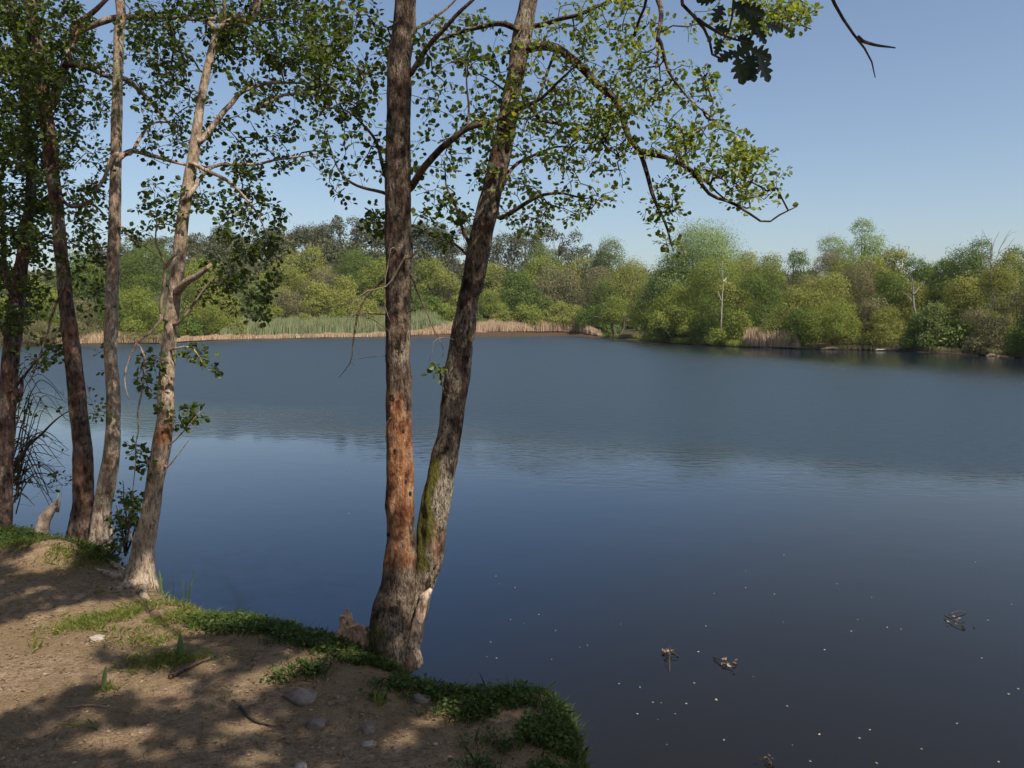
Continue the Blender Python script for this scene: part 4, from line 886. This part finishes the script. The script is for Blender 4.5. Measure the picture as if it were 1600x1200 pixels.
# ------------------------------------------------------------------ far shore
def fm(name, cols, tr=.25): return leafmat(name, cols, tr, .6, (1.1, 1.1, .6), .2)
M['f_olive'] = fm('f_olive', [(0.156, 0.167, 0.037), (0.219, 0.223, 0.051), (0.266, 0.264, 0.072), (0.171, 0.192, 0.038)])
M['f_green'] = fm('f_green', [(0.116, 0.157, 0.026), (0.179, 0.211, 0.036), (0.231, 0.242, 0.054), (0.133, 0.173, 0.029)])
M['f_dark'] = fm('f_dark', [(0.066, 0.105, 0.022), (0.099, 0.143, 0.028), (0.143, 0.184, 0.039)])
M['f_brown'] = fm('f_brown', [(.16, .145, .07), (.20, .18, .09), (.14, .14, .055), (.21, .175, .11)])
M['f_silver'] = fm('f_silver', [(0.149, 0.202, 0.066), (0.208, 0.269, 0.096), (0.283, 0.344, 0.144)])
M['f_pine'] = fm('f_pine', [(0.055, 0.064, 0.026), (0.082, 0.088, 0.034), (0.117, 0.109, 0.046)], .1)
M['f_bright'] = fm('f_bright', [(0.101, 0.137, 0.039), (0.135, 0.171, 0.046), (0.162, 0.185, 0.065)])
M['f_bark'] = plain('f_bark', [(.05, .04, .03), (.12, .10, .08)], 4)
M['f_barkpale'] = plain('f_barkpale', [(.25, .21, .15), (.42, .37, .28)], 4)
M['f_bare'] = plain('f_bare', [(.16, .14, .12), (.28, .25, .22)], 4)
FT = np.array([[0, 0, 0], [.45, .26, .06], [1, 0, 0], [.5, -.26, .06]]); FF = [np.array([[0, 1, 2, 3]])]
def crown(w, h, dp, base, s, cov=1.5, style='dome', seed=0, up=0.5):
    r = np.random.default_rng(seed+100); lob = []
    Rm = .23*min(w, dp*1.3, h*1.15) if style == 'dome' else .30*min(w, h)
    n = int(np.clip(.62*w*h/(Rm*Rm)*(.9 if style == 'dome' else .55), 10, 90))
    for k in range(n):
        a = r.uniform(0, 2*math.pi); q = math.sqrt(r.random()); rad = Rm*r.uniform(.65, 1.25)
        if style == 'dome': zz = ((k+r.random())/n)**.8; q *= math.sqrt(max(.02, 1-zz*zz*.9))
        elif style == 'round': zz = r.uniform(.25, .98); q *= math.sqrt(max(.05, 1-((zz-.62)/.4)**2))
        elif style == 'tall': zz = (k+r.random())/n; q *= math.sqrt(max(.05, 1-((zz-.5)/.56)**2))
        elif style == 'pine': zz = r.uniform(.42, .98); q *= (.4+.6*math.sqrt(max(.05, 1-((zz-.72)/.34)**2))); rad *= .85
        rx = max(w/2-rad*.8, w*.12); ry = max(dp/2-rad*.8, dp*.12); z = max(zz*h-rad*.85, rad*.5)
        lob.append((math.cos(a)*q*rx, math.sin(a)*q*ry, z, rad, rad, rad*r.uniform(.8, 1.1)))
    P_, N_ = [], []
    for (x, y, z, a, b_, c) in lob:
        m_ = int(12.6*a*c/(s*s*.26)*cov*.30)
        d = unit(r.normal(size=(m_, 3))); d[:, 2] = np.where(d[:, 2] < -.4, -d[:, 2], d[:, 2])
        out_ = r.random(m_); rj = 1-.35*r.random(m_)**1.5; rj = np.where(out_ < .14, 1+r.random(m_)*.20, rj)
        bump = 1+(fbm(d*1.0+seed % 91, 2.6, seed % 17, 3)-.5)*.8
        p = np.array([x, y, z])+d*np.array([a, b_, c])*(rj*bump)[:, None]; p[:, 2] += np.where(out_ < .14, .12*a, 0)
        P_.append(p); N_.append(d)
    P_ = np.concatenate(P_); N_ = np.concatenate(N_); k = (P_[:, 2] > .01*h) & (P_[:, 2] < h*1.06); P_, N_ = P_[k], N_[k]
    N_ = unit(N_+r.normal(size=N_.shape)*.45); dr = np.cross(N_, r.normal(size=N_.shape))+np.array([0, 0, up]); sz = s*r.uniform(.6, 1.5, len(P_))
    Vv, F = leaves(P_+base, dr, N_, sz, FT, FF, narrow=.8); return Vv, F, lob
def far_thing(px, top, w, doff, mat, style, label, cat='bush', cov=1.4, s=None, bark='f_bark', name=None, d=None, dpf=.8, yb=None, group=None):
    i_ = np.interp(px, [a for a, _ in shore_px], range(len(shore_px))); k = int(min(i_, len(spts)-2)); sp_ = spts[k]*(1-(i_-k))+spts[k+1]*(i_-k)
    D = (sp_[1] if d is None else d)+doff
    q = P(px, top, D); W_ = w*wpx(px, 480, D); z0 = float(gz(q[0], q[1])); H = max(q[2]-z0, .5); base = np.array([q[0], D, z0])
    if s is None: s = D*.0017+.015
    name = name or {'bush': 'bush', 'tree': 'tree'}[cat]
    root = empty(name, base, label, cat, group)
    sd_ = int(px*13+top*7) % 9973; s *= .75+.6*((sd_*.618) % 1)
    Vv, F, lob = crown(W_, H, W_*dpf, base, s, cov, style, sd_); mesh('crown', Vv, F, M[mat], root)
    mb = MB(); r = np.random.default_rng(sd_)
    if style in ('tall', 'round', 'pine'):
        tz = H*(.8 if style != 'pine' else .75); rr_ = max(.08, H*.016)
        pts = catmull([base-[0, 0, .3], base+[r.normal()*.1, 0, tz*.4], base+[r.normal()*.3, 0, tz]], 10)
        Vv, F = tube(pts, np.linspace(rr_, rr_*.35, 10), 7); mb.add(Vv, F)
        for (x, y, z, a, b_, c) in lob[:10]:
            Vv, F = tube(catmull([base+[0, 0, z*.55], base+[x*.4, y*.4, z*.75], base+[x, y, z]], 6), np.linspace(rr_*.4, rr_*.1, 6), 5); mb.add(Vv, F)
        mb.build('trunk', M[bark], root, True)
    else:
        for (x, y, z, a, b_, c) in lob[:12]:
            Vv, F = tube(catmull([base+[x*.1, y*.1, -.2], base+[x*.5, y*.5, z*.5], base+[x, y, z+c*.5]], 6), np.linspace(.06, .015, 6)*max(1, H/5), 5); mb.add(Vv, F)
        mb.build('stems', M[bark], root, True)
    return root
GL = 'bushes and trees along the far shore'
rows = [
 # left shore, seen between the near trunks
 (40, 430, 150, 6, 'f_green', 'dome', 'broad green bush behind the far left trunks across the water', 'bush'),
 (120, 470, 90, 2, 'f_brown', 'dome', 'brownish low bush at the waterline between the dark left trunks', 'bush'),
 (215, 448, 100, 2, 'f_green', 'dome', 'light green bush at the waterline between the two pale trunks', 'bush'),
 (140, 395, 120, 28, 'f_dark', 'dome', 'dark tall bush behind the reddish left trunk', 'tree'),
 (225, 385, 85, 45, 'f_dark', 'tall', 'dark green tree seen between the two pale trunks', 'tree'),
 (310, 400, 100, 40, 'f_green', 'dome', 'green tree behind the broken stub of the leaning alder', 'tree'),
 (345, 450, 90, 9, 'f_olive', 'dome', 'olive bush just right of the leaning alder, at the water', 'bush'),
 (330, 478, 60, 8, 'f_green', 'dome', 'low green bush touching the leaning alder at the shore', 'bush'),
 (395, 445, 80, 14, 'f_bright', 'dome', 'yellow-green bush behind the green reed bed, left end', 'bush'),
 (60, 500, 110, 0, 'f_brown', 'dome', 'low brown scrub at the left waterline', 'bush'),
 (480, 385, 80, 60, 'f_olive', 'tall', 'yellow-green tree rising in front of the pines on the hill', 'tree'),
 (440, 412, 100, 55, 'f_olive', 'dome', 'olive willow mound below the pines, left of centre', 'bush'),
 (510, 420, 90, 45, 'f_brown', 'dome', 'brownish willow mound under the yellow-green tree', 'bush'),
 (555, 390, 70, 52, 'f_dark', 'tall', 'deep green leafy tree left of the central trunk', 'tree'),
 (585, 405, 60, 40, 'f_green', 'tall', 'bright green tree half hidden by the left stem of the central alder', 'tree'),
 (540, 428, 80, 30, 'f_olive', 'dome', 'rounded olive mound with pale top left of the central trunk', 'bush'),
 (450, 455, 110, 20, 'f_brown', 'dome', 'brown-olive mound behind the green reeds', 'bush'),
 (510, 440, 130, 14, 'f_olive', 'dome', 'widest olive willow mound behind the green reeds', 'bush'),
 (430, 478, 70, 10, 'f_green', 'dome', 'low green bush at the left end of the green reeds', 'bush'),
 (528, 482, 46, 9, 'f_green', 'dome', 'small round green bush rising out of the green reeds', 'bush'),
 (570, 470, 80, 12, 'f_olive', 'dome', 'olive bush left of the central trunk behind the reeds', 'bush'),
 (480, 490, 90, 9, 'f_olive', 'dome', 'low olive scrub along the back of the green reeds', 'bush'),
 # between and right of the central stems
 (672, 405, 60, 50, 'f_green', 'dome', 'bright green tree framed between the two central stems, upper', 'tree'),
 (700, 420, 70, 35, 'f_olive', 'dome', 'olive mound framed between the two central stems', 'bush'),
 (670, 460, 70, 15, 'f_dark', 'dome', 'dark green bush low between the two central stems', 'bush'),
 (690, 475, 80, 10, 'f_green', 'dome', 'low light bush behind reeds between the two central stems', 'bush'),
 (770, 410, 70, 45, 'f_olive', 'dome', 'olive mound just right of the leaning central stem', 'bush'),
 (768, 452, 46, 16, 'f_green', 'dome', 'narrow green bush hugging the leaning central stem', 'bush'),
 (812, 425, 90, 24, 'f_dark', 'dome', 'dark green dense bush right of the leaning central stem', 'bush'),
 (850, 400, 90, 50, 'f_green', 'dome', 'mid green tree above the dark bush right of centre', 'tree'),
 (845, 380, 60, 70, 'f_bright', 'tall', 'bright green tree before the pines right of centre', 'tree'),
 (950, 372, 70, 60, 'f_bright', 'tall', 'pointed yellow-green tree at the skyline above the bent tree', 'tree'),
 (905, 400, 80, 45, 'f_olive', 'dome', 'olive tree left of the pointed yellow-green tree', 'tree'),
 (870, 415, 90, 30, 'f_brown', 'dome', 'brownish willow behind the tan reeds', 'bush'),
 (925, 420, 90, 25, 'f_brown', 'dome', 'grey-brown willow under the pointed yellow-green tree', 'bush'),
 (985, 405, 90, 35, 'f_olive', 'dome', 'grey-olive willow left of the tall silvery-topped tree', 'tree'),
 (830, 475, 90, 5, 'f_green', 'dome', 'low rounded green bush left, behind the tan reeds', 'bush'),
 (885, 472, 90, 5, 'f_olive', 'dome', 'low yellow-olive bush in the middle of the tan reeds', 'bush'),
 (790, 485, 60, 6, 'f_olive', 'dome', 'small olive bush at the left end of the tan reeds', 'bush'),
 (925, 475, 60, 8, 'f_green', 'dome', 'small green bush at the right end of the tan reeds', 'bush'),
 (945, 440, 90, 14, 'f_dark', 'dome', 'dark bush behind the bent waterside tree', 'bush'),
 # the point with the tall tree
 (1085, 352, 130, 14, 'f_silver', 'tall', 'tall silvery green tree on the point, under the hanging alder tip', 'tree'),
 (1060, 395, 120, 9, 'f_dark', 'dome', 'dense dark green lower mass of the point beneath the silvery tree', 'tree'),
 (1120, 400, 90, 10, 'f_green', 'tall', 'green tree right beside the bare pale trunk on the point', 'tree'),
 (1020, 430, 90, 16, 'f_olive', 'dome', 'olive bush left of the dense dark mass on the point', 'bush'),
 (1050, 445, 70, 4, 'f_green', 'dome', 'light green middle bush on the front of the point', 'bush'),
 (1060, 472, 100, 1.5, 'f_green', 'dome', 'bush overhanging dark shade at the waterline of the point', 'bush'),
 (1110, 462, 80, 2, 'f_dark', 'dome', 'dark waterline bush left of the pale bare trunk', 'bush'),
 (1150, 485, 70, 2.5, 'f_green', 'dome', 'low rounded bush right of the pale bare trunk', 'bush'),
 (1140, 440, 60, 7, 'f_olive', 'dome', 'yellow-olive bush behind the pale bare trunk', 'bush'),
 (1165, 392, 80, 40, 'f_olive', 'dome', 'pale olive tree with a flat top right of the silvery tree', 'tree'),
 (1200, 398, 80, 30, 'f_green', 'dome', 'green tree just left of the small dark round tree', 'tree'),
 (1240, 385, 46, 34, 'f_dark', 'round', 'small dark round-headed tree standing out at the skyline', 'tree'),
 (1195, 420, 90, 12, 'f_dark', 'dome', 'dark bush under the small dark round tree', 'bush'),
 (1250, 432, 90, 20, 'f_brown', 'dome', 'grey-brown bush under the small dark round tree', 'bush'),
 # right shore
 (1312, 358, 56, 30, 'f_silver', 'tall', 'shorter left one of the two pale green poplars', 'tree'),
 (1348, 343, 62, 30, 'f_silver', 'tall', 'taller right one of the two pale green poplars', 'tree'),
 (1290, 388, 70, 26, 'f_brown', 'dome', 'reddish olive tree at the left foot of the poplars', 'tree'),
 (1330, 395, 110, 22, 'f_green', 'dome', 'green tree mass directly under the poplars', 'tree'),
 (1400, 386, 80, 26, 'f_olive', 'dome', 'olive round-topped tree right of the poplars', 'tree'),
 (1375, 400, 60, 20, 'f_olive', 'dome', 'olive tree squeezed between poplars and round-topped tree', 'tree'),
 (1345, 405, 70, 12, 'f_brown', 'dome', 'grey-brown bare-looking willow below the poplars', 'bush'),
 (1290, 432, 120, 8, 'f_olive', 'dome', 'big sunlit olive bush left of the grey-brown willow', 'bush'),
 (1235, 450, 80, 5, 'f_olive', 'dome', 'olive bush above the tan reeds on the right shore', 'bush'),
 (1310, 470, 110, 1.5, 'f_green', 'dome', 'big rounded green bush at the waterline below the poplars', 'bush'),
 (1255, 478, 60, 2.5, 'f_dark', 'dome', 'dark waterline bush right of the tan reeds', 'bush'),
 (1395, 425, 80, 9, 'f_dark', 'dome', 'dark green tree behind the fallen dead branches', 'tree'),
 (1360, 460, 60, 3, 'f_brown', 'dome', 'dull brown waterline bush left of the fallen branches', 'bush'),
 (1385, 478, 60, 1.5, 'f_olive', 'dome', 'thin olive bush just above the bleached fallen branches', 'bush'),
 (1440, 405, 70, 18, 'f_dark', 'dome', 'dark notched tree in the dip of the right skyline', 'tree'),
 (1430, 440, 60, 9, 'f_olive', 'dome', 'olive bush above the bright green one', 'bush'),
 (1462, 472, 60, 2, 'f_bright', 'dome', 'brightest green bush left of the tan willow at the water', 'bush'),
 (1440, 490, 50, 1, 'f_dark', 'dome', 'dark low bush between the fallen branches and the tan willow', 'bush'),
 (1480, 400, 60, 16, 'f_dark', 'dome', 'dark olive tree left of the dead tree on the right', 'tree'),
 (1520, 378, 80, 14, 'f_dark', 'dome', 'tall dark olive tree against the dead grey tree', 'tree'),
 (1505, 430, 90, 8, 'f_olive', 'dome', 'olive tree behind the tan willow', 'tree'),
 (1535, 478, 110, 1.2, 'f_brown', 'dome', 'wide tan-grey twiggy willow at the right waterline', 'bush'),
 (1590, 372, 60, 14, 'f_dark', 'tall', 'sparse dark tree at the right edge of the skyline', 'tree'),
 (1570, 400, 80, 9, 'f_olive', 'dome', 'olive tree right of the dead grey tree', 'tree'),
 (1600, 430, 70, 5, 'f_brown', 'dome', 'brownish bush at the right edge of the picture', 'bush'),
 (1592, 510, 50, .8, 'f_green', 'dome', 'low green bush at the right edge of the waterline', 'bush'),
 (1640, 440, 110, 2, 'f_dark', 'dome', 'dark bush cut by the right edge of the picture', 'bush'),
]
for (px, top, w, doff, mt, st_, lab, cat) in rows:
    cv = {'f_brown': 1.0, 'f_silver': 1.4}.get(mt, 1.35)
    nm = 'tree' if cat == 'tree' else 'bush'
    far_thing(px, top, w*1.25, doff, mt, st_, lab, cat, cov=cv, name=nm, group=GL)
# pines on the hill
pr_ = random.Random(5)
pines = [(150, 378), (185, 372), (215, 375), (245, 366), (275, 370), (300, 364), (330, 366), (352, 356), (378, 362), (402, 350), (428, 344), (450, 352), (478, 348), (505, 343), (532, 338), (556, 338), (580, 346), (604, 348), (640, 345), (662, 352), (684, 350), (706, 356), (730, 352), (770, 356), (800, 354), (822, 358), (848, 352), (872, 350), (893, 362), (915, 372), (935, 384)]
for k, (x, y) in enumerate(pines):
    far_thing(x, y+pr_.uniform(-6, 6), pr_.uniform(34, 60), 0, 'f_pine', 'pine', 'dark pine in the row along the skyline of the wooded hill', 'tree', cov=1.1, s=.62, d=pr_.uniform(255, 290), name='pine_tree', group='pines along the hill skyline')
# second line of trees on the slope and general far wood: one mass nobody could count
mb = MB(); r = np.random.default_rng(9)
def mass(n, fx, fd, w, h, s, cov, top=None):
    for _ in range(n):
        X = fx(r); D = fd(r); q = P(X, 500, D); z0 = float(gz(q[0], q[1])); Vv, F, l = crown(r.uniform(*w), r.uniform(*h), r.uniform(*w), np.array([q[0], D, z0-.3]), s, cov, 'dome', int(r.integers(1e6))); mb.add(Vv, F)
mass(90, lambda r: r.uniform(-100, 1000), lambda r: r.uniform(205, 262), (8, 12), (5, 8), .9, 1.1)
mass(70, lambda r: r.uniform(-200, 1000), lambda r: r.uniform(262, 320), (8, 12), (4, 7), 1.0, 1.0)
tag(mb.build('far_wood', M['f_pine']), 'dark continuous wood covering the hill across the lake', None, None, 'stuff')
mb = MB()
def px_shore(X): return float(np.interp(X, [a for a, _ in shore_px], [p[1] for p in spts]))
for _ in range(210):
    X = r.uniform(-250, 1750); D = px_shore(X)+r.uniform(3, 75); q = P(X, 500, D); z0 = float(gz(q[0], q[1]))
    Vv, F, l = crown(r.uniform(4, 7), r.uniform(2.2, 4.2), r.uniform(4, 6), np.array([q[0], D, z0-.2]), .42, 1.0, 'dome', int(r.integers(1e6))); mb.add(Vv, F)
tag(mb.build('undergrowth', M['f_dark']), 'tangled low undergrowth filling the gaps behind the far shore bushes', None, None, 'stuff')
mb = MB(); 
mass(150, lambda r: r.uniform(-300, 1900), lambda r: r.uniform(640, 860), (16, 30), (9, 15), 2.6, 1.0)
tag(mb.build('distant_wood', M['f_pine']), 'dark distant wooded ridge seen in the dip of the skyline', None, None, 'stuff')
# reeds
def reeds(name, x0, x1, dep, h, n, mat, label, tipm=None, front=.3, wdt=.05):
    X = r.uniform(x0, x1, n); D = np.array([px_shore(a) for a in X])+front+r.random(n)*dep; q = np.stack([(X-800)/FPX*D, D], -1)
    z = gz(q[:, 0], q[:, 1]); z = np.maximum(z, WATER-.1); hh = h*r.uniform(.65, 1.1, n)*(.7+.6*vn(np.stack([q[:, 0], q[:, 1], 0*z], -1), .5, 3))*(.35+.65*np.minimum(1, np.minimum(X-x0, x1-X)/(.09*(x1-x0))))
    b0 = np.stack([q[:, 0], q[:, 1], z], -1); ln = r.normal(size=(n, 2))*.09
    md_ = b0+np.stack([ln[:, 0]*hh*.4, ln[:, 1]*hh*.4, hh*.55], -1); tp = b0+np.stack([ln[:, 0]*hh, ln[:, 1]*hh, hh], -1)
    a = r.uniform(-.6, .6, n); s_ = np.stack([np.cos(a), np.sin(a), 0*a], -1)*wdt*r.uniform(.6, 1.4, n)[:, None]
    V = np.stack([b0-s_*.8, b0+s_*.8, md_+s_, tp, md_-s_], 1).reshape(-1, 3); k = np.arange(n)[:, None]*5
    tag(mesh(name, V, [np.concatenate([k, k+1, k+2, k+3, k+4], 1)], mat), label, None, None, 'stuff')
M['reed_green'] = leafmat('reed_green', [(.21, .25, .13), (.27, .30, .16), (.18, .21, .10), (.30, .27, .16)], .25, .6, (1.1, 1.1, .7), .2)
M['reed_tan'] = leafmat('reed_tan', [(0.391, 0.287, 0.180), (0.529, 0.402, 0.276), (0.322, 0.218, 0.132)], .2, .7, (1.1, 1, .8), .2)
reeds('reeds', 345, 705, 7, 3.3, 12000, M['reed_green'], 'band of fresh green reeds along the far shore', front=1.2, wdt=.07)
reeds('reeds', 250, 760, 1.2, .75, 4500, M['reed_tan'], 'dry tan reed bases along the waterline under the green reeds', front=-.5, wdt=.07)
reeds('reeds', 655, 940, 6, 1.6, 8000, M['reed_tan'], 'pale tan dry reeds along the far shore right of the leaning stem', front=.0, wdt=.06)
reeds('reeds', 90, 260, 2, 1.3, 2500, M['reed_tan'], 'dry reeds at the waterline behind the pale trunks', front=0, wdt=.06)
reeds("reeds", 1160, 1250, 2.5, 1.8, 1700, M['reed_tan'], 'patch of tan reeds at the waterline of the right shore', front=0, wdt=.04)
reeds('shore_grass', 940, 1175, 1.5, .7, 3500, M['f_green'], 'low green grass along the waterline of the point', front=-.2, wdt=.04)
reeds('shore_grass', 1240, 1640, .6, .45, 1800, M['f_brown'], 'short dry grass along the right waterline', front=-.2, wdt=.03)
# bent waterside tree
def shore_d(px): return px_shore(px)
def woody(name, label, lines, D0, mat, cat, group=None, part='limb'):
    c0 = P(*lines[0][0][0], D0); root = empty(name, c0, label, cat, group)
    for k, (pts, w0, w1) in enumerate(lines):
        c = np.array([P(a, b_, D0+random.uniform(-.3, .3)) for a, b_ in pts]); c = catmull(c, 12); u = wpx(800, 500, D0)
        c = c+rng.normal(size=c.shape)*.02; Vv, F = tube(c, np.linspace(w0, w1, 12)*.5*u, 6); mb = MB(); mb.add(Vv, F); mb.build('trunk' if k == 0 else part, M[mat], root, True)
    return root
rt_ = woody('tree', 'small bent tree with two dark stems leaning over the tip of the tan reeds', [([(962, 526), (958, 512), (955, 500), (950, 488)], 7, 4), ([(968, 526), (974, 514), (976, 500), (984, 488)], 5, 3), ([(955, 502), (938, 497), (925, 494)], 3, 1.5), ([(976, 502), (990, 500), (1000, 494)], 3, 1.5)], shore_d(960)+1.0, 'f_bark', 'tree', GL, 'limb')
D = shore_d(960)+1.0; q = P(965, 505, D); Vv, F, l = crown(9.5, 6.0, 6, q+[0, .5, -.6], .26, 1.2, 'dome', 77); mesh('crown', Vv, F, M['f_green'], rt_)
D = shore_d(1128)+2
woody('tree', 'bare pale trunk standing among the bushes of the point', [([(1126, 528), (1127, 500), (1128, 470), (1130, 440), (1128, 415), (1129, 408)], 2.8, .8), ([(1130, 440), (1135, 434), (1137, 425)], 2.5, 1), ([(1127, 470), (1122, 455)], 2, 1)], D, 'f_barkpale', 'tree')
lines = [(p_, a_*.6, b_*.6) for p_, a_, b_ in [([(1552, 500), (1550, 450), (1548, 410), (1550, 380)], 5, 2.5), ([(1549, 420), (1560, 395), (1572, 370), (1580, 358)], 3, 1), ([(1550, 400), (1545, 380), (1536, 362)], 2.5, .8), ([(1550, 390), (1556, 372), (1562, 362)], 2.2, .8), ([(1535, 420), (1534, 385), (1535, 358)], 2.5, .8), ([(1560, 395), (1575, 385), (1585, 372)], 1.8, .7), ([(1548, 410), (1540, 395), (1532, 388)], 1.8, .7), ([(1566, 382), (1578, 366), (1590, 362)], 1.5, .6), ([(1553, 410), (1568, 400), (1580, 396)], 1.8, .6)]]
woody('dead_tree', 'leafless grey tree rising above the bushes near the right edge', lines, shore_d(1550)+7, 'f_bare', 'dead tree')
lines = [([(1432, 505), (1428, 480), (1427, 455), (1425, 435)], 4, 1.5), ([(1428, 475), (1418, 462), (1408, 455)], 2, .8), ([(1427, 460), (1438, 448), (1445, 440)], 2, .8)]
woody('dead_tree', 'thin bare brown snag above the fallen branches on the right shore', lines, shore_d(1430)+3, 'f_bare', 'dead tree')
lines = [([(1403, 548), (1410, 541), (1418, 536)], 4, 2), ([(1412, 541), (1404, 536), (1398, 534)], 3, 1.5), ([(1368, 547), (1385, 546), (1405, 545)], 3, 1.5), ([(1410, 546), (1414, 538), (1412, 532)], 2, 1), ([(1420, 545), (1435, 543), (1446, 546)], 2.5, 1)]
woody('fallen_branch', 'bleached fallen branches lying at the right waterline', lines, shore_d(1405)-.1, 'f_barkpale', 'branch')
M['wetlog'] = plain('wetlog', [(.10, .07, .05), (.2, .15, .1)], 5)
for (a0, a1, y, lab) in [(1282, 1318, 546, 'tan earthy bank lump at the waterline left of the fallen branches'), (1540, 1562, 557, 'pale half-sunken log at the right waterline')]:
    D = shore_d((a0+a1)/2)-.3; c = catmull(np.array([P(a0, y, D), P((a0+a1)/2, y-2, D), P(a1, y+.5, D)]), 12); Vv, F = tube(c, .16*np.sin(np.linspace(.3, 2.9, 12))+.02, 9, lambda V, d, p: (fbm(V, 3, 3, 3)-.5)*.9); mb = MB(); mb.add(Vv, F)
    tag(mb.build('log', M['wetlog'], None, True, origin=c[5], attr=True), lab, 'log')
print('LEAVES', n1, n2, n3)

# ------------------------------------------------------------------ air
m, nt, out, N, L = newmat('haze')
pv = N('ShaderNodeVolumePrincipled', inp={'Color': (.85, .9, 1, 1), 'Density': .00012, 'Anisotropy': .3}); L(pv.outputs[0], out.inputs['Volume'])
x0, x1, y0, y1, z0, z1 = -440, 440, -80, 1000, -6, 110
V = np.array([[x0, y0, z0], [x1, y0, z0], [x1, y1, z0], [x0, y1, z0], [x0, y0, z1], [x1, y0, z1], [x1, y1, z1], [x0, y1, z1]], float)
tag(mesh('haze', V, np.array([[3, 2, 1, 0], [4, 5, 6, 7], [0, 1, 5, 4], [1, 2, 6, 5], [2, 3, 7, 6], [3, 0, 4, 7]]), m), 'thin bluish summer haze over the lake', None, None, 'stuff')
